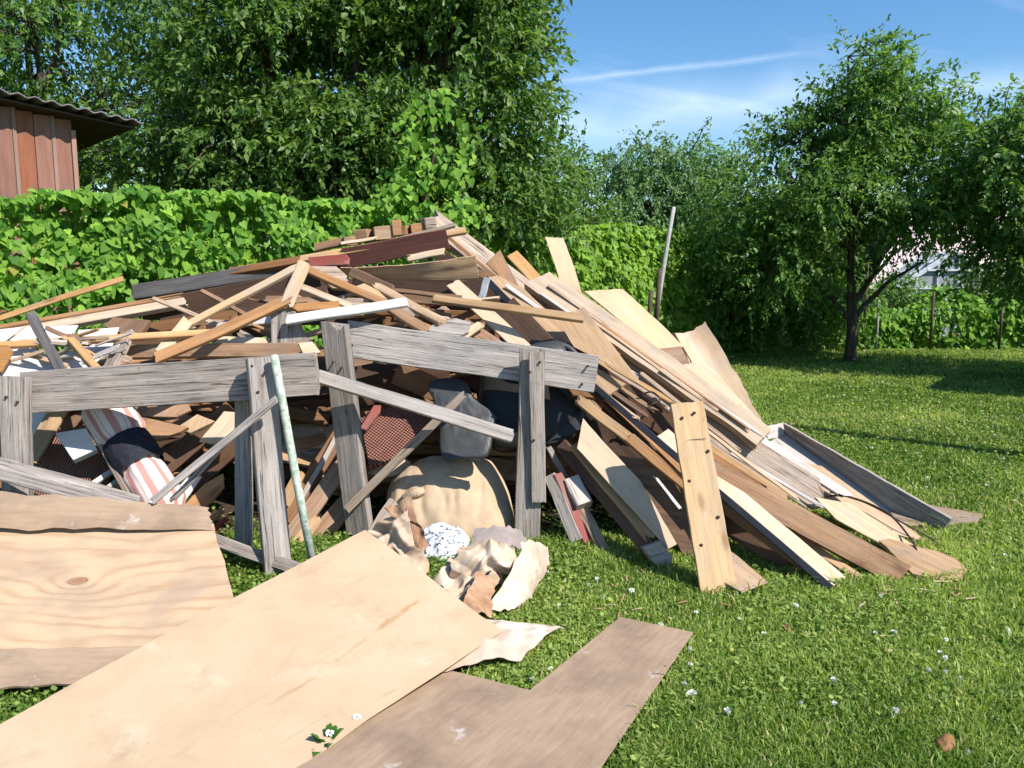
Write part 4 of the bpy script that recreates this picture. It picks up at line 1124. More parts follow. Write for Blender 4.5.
for (x0, y0, x1, y1, Y, w, m_) in ((505, 284, 640, 378, 5.72, 5, 'whitewood'), (590, 318, 720, 412, 5.42, 4, 'pine'), (640, 372, 742, 452, 5.05, 5, 'tangrey'), (700, 425, 800, 500, 4.86, 4, 'pale'), (730, 452, 826, 508, 4.80, 4, 'whitewood')):
    plank('strip', 'long thin strip of wood fanning down the right slope of the heap', (x0, y0, Y), (x1, y1, Y - 0.45), w, 0.01, m_, (0.1, -0.7, 0.7), cat='strip', group='long thin strips fanned down the right slope', rag=(0.02, 0.06))
for i in range(34):
    x, y = rs.uniform(185, 470), rs.uniform(300, 346)
    Y = 6.1 - (y - 265) / 80 * 1.1 + rs.uniform(-0.05, 0.15)
    an = rs.choice([rs.uniform(-0.3, 0.3), rs.uniform(-0.9, -0.3), rs.uniform(0.3, 0.8)])
    L = rs.uniform(16, 52)
    dx, dy = math.cos(an) * L, math.sin(an) * L * 0.6
    plank('lath', 'thin splintered lath strewn over the left shoulder of the heap', (x - dx, y - dy, Y + 0.04), (x + dx, min(352, y + dy), Y - 0.08), rs.choice([3, 4, 5, 7, 9]), rs.choice([0.008, 0.015, 0.02]), rs.choice(['pine', 'tangrey', 'rust', 'pale', 'brown', 'orange', 'pine']),
          (rs.uniform(-0.3, 0.3), -0.7, rs.uniform(0.3, 1.0)), cat='lath', group='thin laths strewn over the left shoulder', rag=(0.03, 0.05))
for i in range(16):
    x, y = rs.uniform(5, 125), rs.uniform(334, 362)
    Y = 4.86 - (y - 330) / 40 * 0.22
    an = rs.choice([rs.uniform(-0.3, 0.2), rs.uniform(0.5, 1.0), rs.uniform(-0.8, -0.4)]); L = rs.uniform(12, 34)
    dx, dy = math.cos(an) * L, math.sin(an) * L * 0.5
    plank('lath', 'thin splintered lath strewn over the left shoulder of the heap', (x - dx, y - dy, Y + 0.05), (x + dx, min(366, y + dy), Y - 0.04), rs.choice([3, 4, 5, 8]), rs.choice([0.008, 0.015]), rs.choice(['pine', 'tangrey', 'rust', 'brown', 'tangrey', 'whitewood']),
          (rs.uniform(-0.3, 0.3), -0.6, rs.uniform(0.5, 1.0)), cat='lath', group='thin laths strewn over the left shoulder', rag=(0.03, 0.05))
for i in range(55):
    a_ = rs.uniform(0, 1)
    q = G(*rs.choice([(rs.uniform(540, 700), rs.uniform(545, 620)), (rs.uniform(700, 900), rs.uniform(585, 640)), (rs.uniform(900, 990), rs.uniform(520, 600)), (rs.uniform(520, 640), rs.uniform(590, 690))]), 0.028)
    if inside_simple(q.x, q.y): continue
    th = rs.uniform(0, 6.28); L = rs.uniform(0.015, 0.05)
    d = Vector((math.cos(th) * L, math.sin(th) * L, rs.uniform(-0.006, 0.006)))
    plank('wood_chip', 'small pale wood chip lying in the grass near the foot of the heap', q - d, q + d, rs.uniform(0.004, 0.011), 0.003, rs.choice(['pale', 'pine', 'rust']), (0, 0, 1), cat='wood chip', group='wood chips in the grass', meters=True)

for (x0, y0, x1, y1, Y0, Y1, w, m_) in ((548, 284, 690, 384, 5.98, 5.34, 5, 'tangrey'), (576, 290, 742, 409, 5.98, 5.22, 4, 'pine'), (600, 322, 752, 430, 5.68, 5.02, 3, 'rust'), (540, 292, 640, 362, 5.92, 5.50, 4, 'whitewood'), (660, 368, 768, 438, 5.38, 5.0, 5, 'whitewood'), (560, 282, 650, 346, 6.03, 5.62, 6, 'pale')):
    plank('strip', 'long thin strip of wood fanning down the right slope of the heap', (x0, y0, Y0), (x1, y1, Y1), w, 0.012, m_, (0.2, -0.55, 0.8), cat='strip', group='long thin strips fanned down the right slope', rag=(0.03, 0.09), bow=0.0)

# ------------------------------------------------------------------ boards deep inside the heap
KNOT = [(-5.0, 0.9), (-3.5, 1.15), (-1.8, 1.62), (-0.7, 1.78), (0.1, 1.4), (0.8, 1.0), (1.5, 0.55), (2.1, 0.2)]


def ridge_h(x):
    for (a, h0), (b, h1) in zip(KNOT, KNOT[1:]):
        if a <= x <= b: return h0 + (h1 - h0) * (x - a) / (b - a)
    return 0.15


rr = random.Random(4)
cnt = 0
while cnt < 190:
    x, y = (rr.uniform(-4.3, 1.6), rr.uniform(5.35, 6.9)) if cnt % 4 else (rr.uniform(-1.4, 0.9), rr.uniform(5.35, 6.0))
    top = ridge_h(x) * (1 - abs(y - 6.2) / 2.6) - 0.18
    if x < -2: top = min(top, 0.98)
    if top < 0.1: continue
    z = rr.uniform(0.04, top) if cnt % 4 else rr.uniform(0.04, min(top, 0.55))
    ln = rr.uniform(0.8, 2.2)
    yaw = rr.choice([rr.uniform(-0.5, 0.5), rr.uniform(-0.9, 0.9)]); pit = rr.uniform(-0.28, 0.28) - (0.35 if x > 0 else 0)
    d = Vector((math.cos(yaw) * math.cos(pit), math.sin(yaw) * math.cos(pit), math.sin(pit)))
    A, B = Vector((x, y, z)) - d * ln / 2, Vector((x, y, z)) + d * ln / 2
    ok = True
    for q in (A, B):
        if q.y < 5.25 or q.y > 7.2 or q.z < 0.02 or q.z > max(0.06, ridge_h(q.x) * (1 - abs(q.y - 6.2) / 2.6) - 0.12) or (q.x < -1.9 and q.z > 1.0): ok = False
    if not ok: continue
    plank('board', 'broken brown board jammed deep inside the heap behind the grey fence frames', A, B, rr.uniform(0.07, 0.2), rr.uniform(0.015, 0.04), rr.choice(['brown', 'rust', 'brown', 'dark', 'pine', 'tangrey', 'orange']),
          (rr.uniform(-0.5, 0.5), -0.6, rr.uniform(0.2, 1)), group='broken boards deep inside the heap', meters=True)
    cnt += 1

# ------------------------------------------------------------------ lawn
SUN_AZ, SUN_EL = R(38), R(46)   # light comes from the right, a little behind the viewer
SUN_DIR = Vector((math.cos(SUN_AZ) * math.cos(SUN_EL), -math.sin(SUN_AZ) * math.cos(SUN_EL), math.sin(SUN_EL)))

gv, gf = [], []
S = [-400, -60, -20, -8, -4, 0, 4, 8, 14, 30, 80, 400]
T = [-60, -10, 0, 3, 6, 10, 15, 20, 30, 80, 400]
for y in T:
    for x in S: gv.append((x, y, 0))
for j in range(len(T) - 1):
    for i in range(len(S) - 1):
        a = j * len(S) + i
        gf.append((a, a + 1, a + len(S) + 1, a + len(S)))
tag(link('ground', gv, gf, M['soil']), kind='structure')


M['earth'] = plain('bare_earth', (0.06, 0.042, 0.028), 0.95, 0.05, 0.4, 25, 0.8)
ev = [(-1.6 + 2.9 * math.cos(k * math.pi / 20) * (1 + 0.06 * math.sin(k * 2.3)), 6.0 + 1.25 * math.sin(k * math.pi / 20) * (1 + 0.08 * math.sin(k * 1.7)), 0.004) for k in range(40)]
tag(link('bare_soil', ev, [tuple(range(40))], M['earth']), kind='structure')


def inside(px, py, poly):
    c = np.zeros(len(px), bool)
    n = len(poly)
    for i in range(n):
        x1, y1 = poly[i]; x2, y2 = poly[(i + 1) % n]
        cond = ((y1 > py) != (y2 > py)) & (px < (x2 - x1) * (py - y1) / (y2 - y1 + 1e-9) + x1)
        c ^= cond
    return c


def vnoise(x, y, s, seed=0):
    """cheap value noise on arrays"""
    r = np.random.default_rng(seed).random((64, 64))
    u, v = x * s, y * s
    i, j = np.floor(u).astype(int), np.floor(v).astype(int)
    fu, fv = u - i, v - j
    fu = fu * fu * (3 - 2 * fu); fv = fv * fv * (3 - 2 * fv)
    g = lambda a, b: r[a % 64, b % 64]
    return (g(i, j) * (1 - fu) + g(i + 1, j) * fu) * (1 - fv) + (g(i, j + 1) * (1 - fu) + g(i + 1, j + 1) * fu) * fv


def grass(nblades, nclover):
    n = int(nblades * 1.25)
    th = np.where(RNG.random(n) < 0.2, RNG.uniform(R(-75), R(75), n), RNG.uniform(R(-41), R(41), n))
    d = 1.7 * (20.5 / 1.7) ** RNG.random(n) ** 0.92
    x, y = d * np.sin(th), d * np.cos(th)
    keep = ~(inside(x, y, L_XY) | inside(x, y, S1_XY)) & (y < 17.2)
    # nothing needed deep under the heap
    keep &= ~((x < 0.75) & (y > 4.85) & (y < 6.9))
    x, y, d = x[keep], y[keep], d[keep]
    # longer blades along the edges of the boards and the foot of the heap
    ex, ey = [], []
    for poly, skip in ((L_XY, ()), (S1_XY, ()), ([(p.x, p.y) for p in (G(545, 545), G(610, 552), G(680, 575), G(735, 597), G(800, 585), G(890, 588), G(970, 580), G(940, 545), G(990, 515))], (8,))):
        for i in range(len(poly)):
            if i in skip: continue
            (x1, y1), (x2, y2) = poly[i], poly[(i + 1) % len(poly)]
            m_ = int(math.hypot(x2 - x1, y2 - y1) * 420)
            s_ = RNG.random(m_); o_ = np.abs(RNG.normal(0, 0.02, m_))
            nx_, ny_ = (y2 - y1), -(x2 - x1); ln_ = math.hypot(nx_, ny_)
            sg = RNG.choice([-1, 1], m_)
            px_, py_ = x1 + (x2 - x1) * s_ + nx_ / ln_ * o_ * sg, y1 + (y2 - y1) * s_ + ny_ / ln_ * o_ * sg
            kk = ~(inside(px_, py_, L_XY) | inside(px_, py_, S1_XY)) & (vnoise(px_, py_, 5.0, 8) > 0.35)
            ex.append(px_[kk]); ey.append(py_[kk])
    ex, ey = np.concatenate(ex), np.concatenate(ey)
    ne = len(ex)
    x, y = np.concatenate([x, ex]), np.concatenate([y, ey]); d = np.hypot(x, y)
    n = len(x)
    patch = vnoise(x, y, 0.9, 1) * 0.5 + vnoise(x, y, 3.1, 2) * 0.3 + vnoise(x, y, 9, 3) * 0.2
    h = RNG.uniform(0.016, 0.040, n) * (0.65 + 0.7 * vnoise(x, y, 1.7, 4)) * (0.9 + d * 0.03)
    tall = RNG.random(n) < 0.02
    h[tall] *= 1.7
    h[n - ne:] *= RNG.uniform(1.1, 2.0, ne)
    w = RNG.uniform(0.0018, 0.0034, n) * (0.75 + d * 0.18)
    a = RNG.uniform(0, 2 * np.pi, n)
    lean = RNG.uniform(0.1, 1.1, n)
    dx, dy = np.cos(a), np.sin(a)
    b = RNG.uniform(0, 2 * np.pi, n); wx, wy = np.cos(b) * w, np.sin(b) * w
    V = np.zeros((n, 5, 3))
    V[:, 0] = np.stack([x - wx, y - wy, np.full(n, -0.002)], 1)
    V[:, 1] = np.stack([x + wx, y + wy, np.full(n, -0.002)], 1)
    mx, my = x + dx * h * lean * 0.35, y + dy * h * lean * 0.35
    V[:, 2] = np.stack([mx + wx * 0.8, my + wy * 0.8, h * 0.6], 1)
    V[:, 3] = np.stack([mx - wx * 0.8, my - wy * 0.8, h * 0.6], 1)
    V[:, 4] = np.stack([x + dx * h * lean, y + dy * h * lean, h * (1.05 - 0.3 * lean)], 1)
    o = np.arange(n)[:, None] * 5
    F = np.concatenate([o + np.array([[0, 1, 2]]), o + np.array([[0, 2, 3]]), o + np.array([[3, 2, 4]])], 1).reshape(-1, 3)
    tone = np.clip(patch * 1.5 - 0.36 + RNG.normal(0, 0.22, n), 0, 0.95)
    tone[RNG.random(n) < 0.035 + 0.10 * (vnoise(x, y, 0.6, 12) > 0.72)] = 1.0
    tone = np.repeat(tone, 5)
    # clover and plantain leaflets, lying nearly flat
    m = nclover
    th = RNG.uniform(R(-42), R(42), m); d2 = 2.0 * (14 / 2.0) ** RNG.random(m)
    cx, cy = d2 * np.sin(th), d2 * np.cos(th)
    k = ~(inside(cx, cy, L_XY) | inside(cx, cy, S1_XY)) & (vnoise(cx, cy, 1.3, 9) + 0.35 * RNG.random(m) > 0.55)
    cx, cy, d2 = cx[k], cy[k], d2[k]; m = len(cx)
    r = RNG.uniform(0.005, 0.009, m) * (0.8 + 0.1 * d2)
    a0 = RNG.uniform(0, 6.28, m); zc = RNG.uniform(0.02, 0.045, m)
    tx, ty = RNG.normal(0, 0.35, m), RNG.normal(0, 0.35, m)
    W = np.zeros((m, 6, 3))
    for q in range(6):
        an = a0 + q * np.pi / 3
        ox, oy = np.cos(an) * r * (1.25 if q % 3 == 0 else 0.9), np.sin(an) * r * (1.25 if q % 3 == 0 else 0.9)
        W[:, q] = np.stack([cx + ox, cy + oy, zc + ox * tx + oy * ty], 1)
    o2 = np.arange(m)[:, None] * 6 + 5 * n
    F2 = np.concatenate([o2 + np.array([[0, 1, 2]]), o2 + np.array([[0, 2, 3]]), o2 + np.array([[0, 3, 4]]), o2 + np.array([[0, 4, 5]])], 1).reshape(-1, 3)
    tone2 = np.repeat(np.clip(RNG.normal(0.35, 0.25, m), 0, 1), 6)
    ob = big_mesh('grass', np.concatenate([V.reshape(-1, 3), W.reshape(-1, 3)]), np.concatenate([F, F2]), M['blade'], np.concatenate([tone, tone2]))
    tag(ob, kind='stuff', label='short mown green grass with clover leaves')


grass(640000, 85000)

# white clover heads
M['clover'] = plain('clover_flower', (0.90, 0.885, 0.82), 0.9, 0.1, 0.05, 60)
M['stem'] = plain('green_stem', (0.10, 0.18, 0.05), 0.8)


def clover_mesh():
    V, F = [], []
    rg = random.Random(3)
    for i in range(70):
        u = rg.uniform(-0.55, 1); th = rg.uniform(0, 6.28)
        s = math.sqrt(1 - u * u)
        d = Vector((s * math.cos(th), s * math.sin(th), u)); t = d.orthogonal().normalized() * 0.0022; q = d.cross(t)
        c = Vector((0, 0, 0.045)); b = len(V)
        V += [c + d * 0.004 + t, c + d * 0.004 - t, c + d * 0.0115 - t * 0.5 + q * 0.5, c + d * 0.0115 + t * 0.5 + q * 0.5]
        F.append((b, b + 1, b + 2, b + 3))
    b = len(V)
    for k in range(4):
        a = k * math.pi / 2
        V.append((0.0012 * math.cos(a), 0.0012 * math.sin(a), 0)); V.append((0.001 * math.cos(a), 0.001 * math.sin(a), 0.045))
    for k in range(4): F.append((b + 2 * k, b + 2 * ((k + 1) % 4), b + 2 * ((k + 1) % 4) + 1, b + 2 * k + 1))
    me = bpy.data.meshes.new('clover_flower'); me.from_pydata([tuple(v) for v in V], [], F); me.update()
    me.materials.append(M['clover']); return me


cm = clover_mesh()
rg = random.Random(12)
spots = [(566, 538), (584, 545), (598, 587), (606, 604), (530, 603), (560, 612), (628, 650), (535, 690), (884, 525), (1005, 560), (970, 760), (640, 690), (876, 640), (764, 640), (835, 690), (690, 672), (1010, 640)]
pts = [G(x, y, 0) for x, y in spots]
while len(pts) < 130:
    x, y = rg.uniform(540, 1024), 352 + 390 * rg.random() ** 1.6
    p = G(x, y, 0)
    if y > 480 and rg.random() < 0.5: continue
    if noise.noise(Vector((p.x * 0.7, p.y * 0.7, 3))) < -0.15: continue
    if (p.x < 2.9 and 4.2 < p.y < 8): continue
    if any(inside(np.array([p.x]), np.array([p.y]), pl)[0] for pl in (L_XY, S1_XY)): continue
    pts.append(p)
for i, p in enumerate(pts):
    o = bpy.data.objects.new('clover_flower', cm)
    o.location = p; s = rg.uniform(0.8, 1.25) * (1 + max(0, p.y - 6) * 0.06)
    o.scale = (s, s, rg.uniform(0.6, 1.0)); o.rotation_euler = (rg.uniform(-.3, .3), rg.uniform(-.3, .3), rg.uniform(0, 6))
    COL.objects.link(o)
    tag(o, 'small white clover flower head in the mown grass', 'clover flower', 'white clover flowers in the lawn')
# daisy-like clover by the lower sheet edge and a leafy weed between the two sheets
M['weed'] = leaf_mat('weed_leaf', (0.07, 0.17, 0.03), (0.13, 0.26, 0.05), 0.3)


def leaf_fan(name, label, base, n, ln, cat, seed):
    r = random.Random(seed); V, F = [], []
    for i in range(n):
        a = r.uniform(0, 6.28); el = r.uniform(0.3, 1.2); L = ln * r.uniform(0.6, 1.1)
        d = Vector((math.cos(a) * math.cos(el), math.sin(a) * math.cos(el), math.sin(el))); s = d.cross(Vector((0, 0, 1))).normalized() * L * 0.16
        b = len(V); dr = Vector((0, 0, -L * 0.25))
        V += [Vector((0, 0, 0)), d * L * 0.35 + s, d * L * 0.35 - s, d * L * 0.75 + s * 0.8 + dr * 0.4, d * L * 0.75 - s * 0.8 + dr * 0.4, d * L + dr]
        F += [(b, b + 1, b + 2), (b + 1, b + 3, b + 4, b + 2), (b + 3, b + 5, b + 4)]
    o = link(name, V, F, M['weed'], None, Matrix.Translation(base)); tag(o, label, cat)


leaf_fan('weed', 'small leafy green weed growing between the hardboard and the brown board', G(325, 748, 0.03) , 26, 0.10, 'weed', 1)
for (x, y, lab) in ((357, 724, 'white clover head leaning over the hardboard lower edge, beside the leafy weed'), (330, 740, 'white clover head standing in the leafy weed between the sheets')):
    o = bpy.data.objects.new('clover_flower', cm); o.location = G(x, y, 0.05) + Vector((0, 0, -0.02)); COL.objects.link(o)
    o.scale = (1.3, 1.3, 1.0)
    tag(o, lab, 'clover flower')
M['apple'] = plain('rotten_apple', (0.20, 0.10, 0.035), 0.6, 0.3, 0.5, 20)
ap = pillow('fallen_apple', 'small rotten brown apple core lying alone in the near grass', [(935, 742), (941, 736), (950, 736), (956, 743), (951, 752), (940, 752)], G(945, 748).y, (0, -0.3, 1), 0.022, 0.012, 'apple', cat='apple', lump=0.006, ls=40, rings=8)

# ------------------------------------------------------------------ foliage
LEAF = dict(
    lance=(np.array([(0, 0, 0), (-0.24, 0.40, 0.07), (0, 0.48, 0), (0.24, 0.40, 0.07), (0, 1, -0.10)], float), np.array([(0, 2, 4, 1), (0, 3, 4, 2)])),
    heart=(np.array([(0, 0.06, 0), (-0.26, -0.06, 0.03), (-0.46, 0.20, 0.09), (-0.30, 0.58, 0.05), (0, 1.0, -0.08), (0.30, 0.58, 0.05), (0.46, 0.20, 0.09), (0.26, -0.06, 0.03), (0, 0.45, -0.01)], float),
           np.array([(0, 8, 2, 1), (8, 4, 3, 2), (0, 7, 6, 8), (8, 6, 5, 4)])),
)


def unit(a): return a / (np.linalg.norm(a, axis=1, keepdims=True) + 1e-9)


def leaves(name, mat, pos, dirs, nrm, size, shape='lance', tone=None, parent=None, label=None):
    T_, Fq = LEAF[shape]
    y = unit(dirs); x = unit(np.cross(y, nrm)); z = np.cross(x, y)
    n, k = len(pos), len(T_)
    T3 = T_[None] * size[:, None, None]
    V = pos[:, None, :] + T3[:, :, :1] * x[:, None] + T3[:, :, 1:2] * y[:, None] + T3[:, :, 2:] * z[:, None]
    F = (np.arange(n)[:, None, None] * k + Fq[None]).reshape(-1, 4)
    if tone is None: tone = np.clip(RNG.normal(0.45, 0.28, n), 0, 1)
    return big_mesh(name, V.reshape(-1, 3), F, M[mat], np.repeat(tone, k), parent, smooth=(shape == 'heart'))


def pnoise(P3, s, off):
    return np.array([noise.noise(Vector((p[0] * s + off, p[1] * s, p[2] * s))) for p in P3])


def crown(lobes, ntw, lpt, ll, tw=0.45, droop=0.35, gap=-0.12, gs=1.1, seed=0, inner=0.35):
    rg = np.random.default_rng(seed)
    lobes = [(np.array(c, float), np.array(r, float)) for c, r in lobes]
    vol = np.array([r.prod() ** 0.75 for c, r in lobes]); vol /= vol.sum()
    which = rg.choice(len(lobes), ntw, p=vol)
    d = unit(rg.normal(size=(ntw, 3)))
    rad = inner + (1 - inner) * rg.random(ntw) ** 0.6
    wob = 1 + 0.35 * pnoise(d * 2.0 + which[:, None] * 7.1, 1.0, seed * 3.3)
    C = np.array([lobes[i][0] for i in which]); Rr = np.array([lobes[i][1] for i in which])
    p = C + d * Rr * (rad * wob)[:, None]
    g = pnoise(p, gs, 11.0 + seed)
    k = (g > gap) & (p[:, 2] > 0.25)
    p, d, C = p[k], d[k], C[k]
    n = len(p)
    td = unit(d * np.array([1, 1, 0.7]) + rg.normal(0, 0.45, (n, 3)) - np.array([0, 0, droop]))
    tl = tw * rg.uniform(0.5, 1.3, n)
    s = (np.arange(lpt)[None] + rg.random((n, lpt))) / lpt
    pos = p[:, None] + td[:, None] * (s * tl[:, None])[..., None] - np.array([0, 0, 1]) * (s ** 2 * tl[:, None] * droop * 0.4)[..., None]
    pos += rg.normal(0, 0.018, pos.shape)
    ld = td[:, None] * 0.7 + rg.normal(0, 0.65, pos.shape) - np.array([0, 0, 0.35])
    nr = np.array([0, 0, 1.0]) + rg.normal(0, 0.55, pos.shape) + d[:, None] * 0.5
    pos, ld, nr = pos.reshape(-1, 3), ld.reshape(-1, 3), nr.reshape(-1, 3)
    size = ll * rg.uniform(0.55, 1.15, len(pos))
    clump = np.repeat(rg.normal(0.42, 0.17, n), lpt)
    tone = np.clip(clump + rg.normal(0, 0.18, len(pos)), 0, 1)
    return pos, ld, nr, size, tone, p, td, tl, C


def tree(name, label, base, lobes, ntw, lpt, ll, mat, trunk_r, seed, cat='tree', group=None, fork=0.35, limbs=None, twigs=220, **kw):
    r = empty(name, Vector(base), label, cat, group)
    pos, ld, nr, size, tone, p, td, tl, C = crown(lobes, ntw, lpt, ll, seed=seed, **kw)
    leaves('crown', mat, pos, ld, nr, size, 'lance', tone, r)
    rg = random.Random(seed)
    V, F = [], []

    def tb(pts, rads, k=7):
        n = len(pts); b = len(V); prev = Vector((0.31, 0.17, 0.2))
        for i, q in enumerate(pts):
            d = (pts[min(i + 1, n - 1)] - pts[max(i - 1, 0)]).normalized()
            a = prev - d * prev.dot(d); a = a.normalized() if a.length > 1e-3 else d.orthogonal().normalized(); prev = a
            c = d.cross(a)
            for j in range(k):
                th = 2 * math.pi * j / k
                V.append(q + (a * math.cos(th) + c * math.sin(th)) * rads[i])
        for i in range(n - 1):
            for j in range(k): F.append((b + i * k + j, b + i * k + (j + 1) % k, b + (i + 1) * k + (j + 1) % k, b + (i + 1) * k + j))

    def limb(a, b, r0, r1, n=8, wob=0.12, sag=0.15):
        L = (b - a).length; pts = []
        o = rg.uniform(0, 50)
        for i in range(n + 1):
            s = i / n
            q = a.lerp(b, s) + Vector((0, 0, sag * L * math.sin(math.pi * s) * 0.5))
            q += Vector((noise.noise(Vector((s * 3, o, 0))), noise.noise(Vector((s * 3, o, 9))), 0)) * wob * L * math.sin(math.pi * min(1, s * 1.0)) 
            pts.append(q)
        tb(pts, [r0 + (r1 - r0) * (i / n) ** 0.8 for i in range(n + 1)])
        return pts

    B = Vector(base)
    cen = sum((Vector(c) for c, q in lobes), Vector()) / len(lobes)
    hf = B.z + (cen.z - B.z) * fork
    F0 = Vector((B.x + (cen.x - B.x) * 0.12, B.y + (cen.y - B.y) * 0.12, hf))
    tb([B - Vector((0, 0, 0.05)), B.lerp(F0, 0.04), B.lerp(F0, 0.15), B.lerp(F0, 0.5) + Vector((0.02, 0, 0)), F0], [trunk_r * 1.6, trunk_r * 1.3, trunk_r * 1.05, trunk_r * 0.95, trunk_r * 0.9], 10)
    ends = []
    topz = max(c[2] + 0.3 * q[2] for c, q in lobes)
    leader = limb(F0, Vector((cen.x, cen.y, topz)), trunk_r * 0.8, trunk_r * 0.15, n=10, wob=0.05, sag=0.0)
    ends.append(leader)
    for c, q in lobes:
        zt = F0.z + (c[2] - F0.z) * 0.45
        start = min(leader, key=lambda v: abs(v.z - zt))
        ends.append(limb(start, Vector(c) + Vector((0, 0, 0.2 * q[2])), trunk_r * 0.42, trunk_r * 0.1))
    for sp in (limbs or []):
        limb(F0.lerp(B, sp[1]), Vector(sp[0]), trunk_r * 0.62, trunk_r * 0.2, wob=0.08)
    idx = np.random.default_rng(seed).choice(len(p), min(twigs, len(p)), replace=False)
    allpts = [q for e in ends for q in e[2:]]
    for i in idx:
        t = Vector(p[i]); q = min(allpts, key=lambda v: (v - t).length + rg.uniform(0, 0.3))
        e = t + Vector(td[i]) * float(tl[i]) * 0.6
        limb(q, e, trunk_r * 0.13, 0.004, n=4, wob=0.1, sag=0.1)
    link('trunk', [v - B for v in V], F, M['bark'], r, Matrix.Translation(B), smooth=True)
    return r


def at(px, py, Y): return tuple(P(px, py, Y))


def lobe(px, py, Y, rpx, rpy=None, ry=None):
    k = Y / FPX
    return (at(px, py, Y), (rpx * k, (ry or rpx * k), (rpy or rpx) * k))


# big tree masses on the left
tree('broadleaf_tree', 'tallest dark green broadleaf tree, right hand crown of the left group, behind the heap', (-1.1, 11.6, 0),
     [lobe(440, 60, 11.2, 90, 90, 1.3), lobe(475, 0, 11.6, 62, 60, 1.2), lobe(420, -40, 11.6, 110, 60, 1.4), lobe(492, 120, 11.0, 52, 60, 1.0), lobe(480, 190, 10.8, 62, 55, 0.9), lobe(400, 150, 11.4, 75, 80, 1.1), lobe(525, 205, 11.3, 42, 38, .8), lobe(520, 60, 11.4, 26, 50, .7)],
     3900, 15, 0.118, 'leaf_dark', 0.16, 1, tw=0.5, gap=-0.22)
tree('broadleaf_tree', 'dark green broadleaf tree rising over the hedge, next to the brown shed', (-4.2, 11.4, 0),
     [lobe(285, 60, 11.0, 105, 85, 1.4), lobe(240, 150, 10.7, 95, 60, 1.1), lobe(330, 170, 10.6, 80, 60, 1.0), lobe(200, 20, 11.3, 80, 65, 1.2), lobe(330, -20, 11.2, 100, 60, 1.3), lobe(150, 170, 11.0, 70, 45, 0.9), lobe(355, 90, 10.9, 60, 70, 1.0)],
     4100, 15, 0.118, 'leaf_dark', 0.17, 2, tw=0.5, gap=-0.22)
tree('broadleaf_tree', 'shaded small leaved tree standing behind the brown shed roof', (-8.6, 15.0, 0),
     [lobe(40, 40, 15, 90, 70, 1.6), lobe(-50, 60, 15, 90, 90, 1.6), lobe(100, 110, 15, 60, 60, 1.3), lobe(60, -20, 15.4, 100, 50, 1.6), lobe(10, 140, 15, 80, 60, 1.4)],
     2300, 15, 0.125, 'leaf_apple', 0.18, 3, tw=0.5, gap=-0.2)
tree('broadleaf_tree', 'dim broadleaf tree filling the depth behind the two big left trees', (-3.4, 15.5, 0),
     [lobe(300, 110, 15.5, 150, 110, 1.2), lobe(440, 120, 15.5, 100, 100, 1.2), lobe(180, 120, 15.5, 120, 90, 1.2), lobe(330, 190, 15.2, 170, 50, 1.0)],
     1900, 12, 0.17, 'leaf_dark', 0.18, 4, tw=0.5, gap=-0.35)
tree('apple_tree', 'small leaved tree showing between the big left trees and the pale round tree', (0.6, 16.5, 0),
     [lobe(545, 195, 16.5, 48, 45, 1.2), lobe(520, 230, 16.3, 60, 40, 1.2), lobe(580, 235, 16.5, 50, 40, 1.1), lobe(575, 160, 16.8, 14, 26, .5)],
     1100, 14, 0.12, 'leaf_apple', 0.12, 5, tw=0.45, gap=-0.25)
tree('willow_tree', 'pale grey green round tree far back behind the leaning pole', (3.3, 19.5, 0),
     [lobe(655, 195, 19.5, 58, 48, 1.6), lobe(625, 225, 19.3, 55, 55, 1.5), lobe(700, 215, 19.4, 42, 62, 1.3), lobe(665, 265, 19.2, 75, 45, 1.4), lobe(712, 160, 19.5, 16, 16, .5), lobe(622, 170, 19.5, 30, 22, .7), lobe(690, 160, 19.5, 34, 26, .9), lobe(650, 160, 19.6, 34, 26, .9)],
     2100, 14, 0.13, 'leaf_pale', 0.16, 6, tw=0.6, droop=0.8, gap=-0.3)
tree('apple_tree', 'apple tree with dark forked trunk standing free on the lawn edge', (5.95, 14.35, 0),
     [lobe(868, 120, 14.2, 62, 62, 1.2), lobe(790, 195, 14.0, 62, 50, 1.2), lobe(915, 175, 14.2, 62, 60, 1.2), lobe(840, 205, 13.7, 80, 55, 1.2), lobe(775, 258, 13.8, 52, 42, 1.0), lobe(930, 205, 14.3, 40, 28, .9), lobe(855, 70, 14.3, 34, 32, 0.8), lobe(905, 110, 14.3, 48, 36, .9), lobe(740, 215, 14.2, 36, 36, .9), lobe(800, 150, 14.2, 44, 36, .9), lobe(845, 120, 13.9, 40, 40, .9)],
     4300, 15, 0.115, 'leaf_apple', 0.095, 7, tw=0.5, gap=-0.2, fork=0.34, inner=0.3,
     limbs=[(at(905, 245, 14.3), 0.15), (at(922, 262, 14.6), 0.4), (at(812, 285, 14.2), 0.35)])
tree('shade_tree', 'dark overhanging tree crown cut off by the right picture edge', (8.9, 12.6, 0),
     [lobe(1010, 200, 12.2, 58, 80, 1.2), lobe(1060, 160, 12.4, 90, 70, 1.4), lobe(1000, 150, 12.4, 36, 40, .9), lobe(1045, 250, 12.2, 60, 45, 1.1), lobe(985, 215, 12.8, 30, 26, .7), lobe(1120, 220, 12.4, 90, 90, 1.4)],
     2100, 15, 0.125, 'leaf_apple', 0.15, 8, tw=0.5, gap=-0.25)
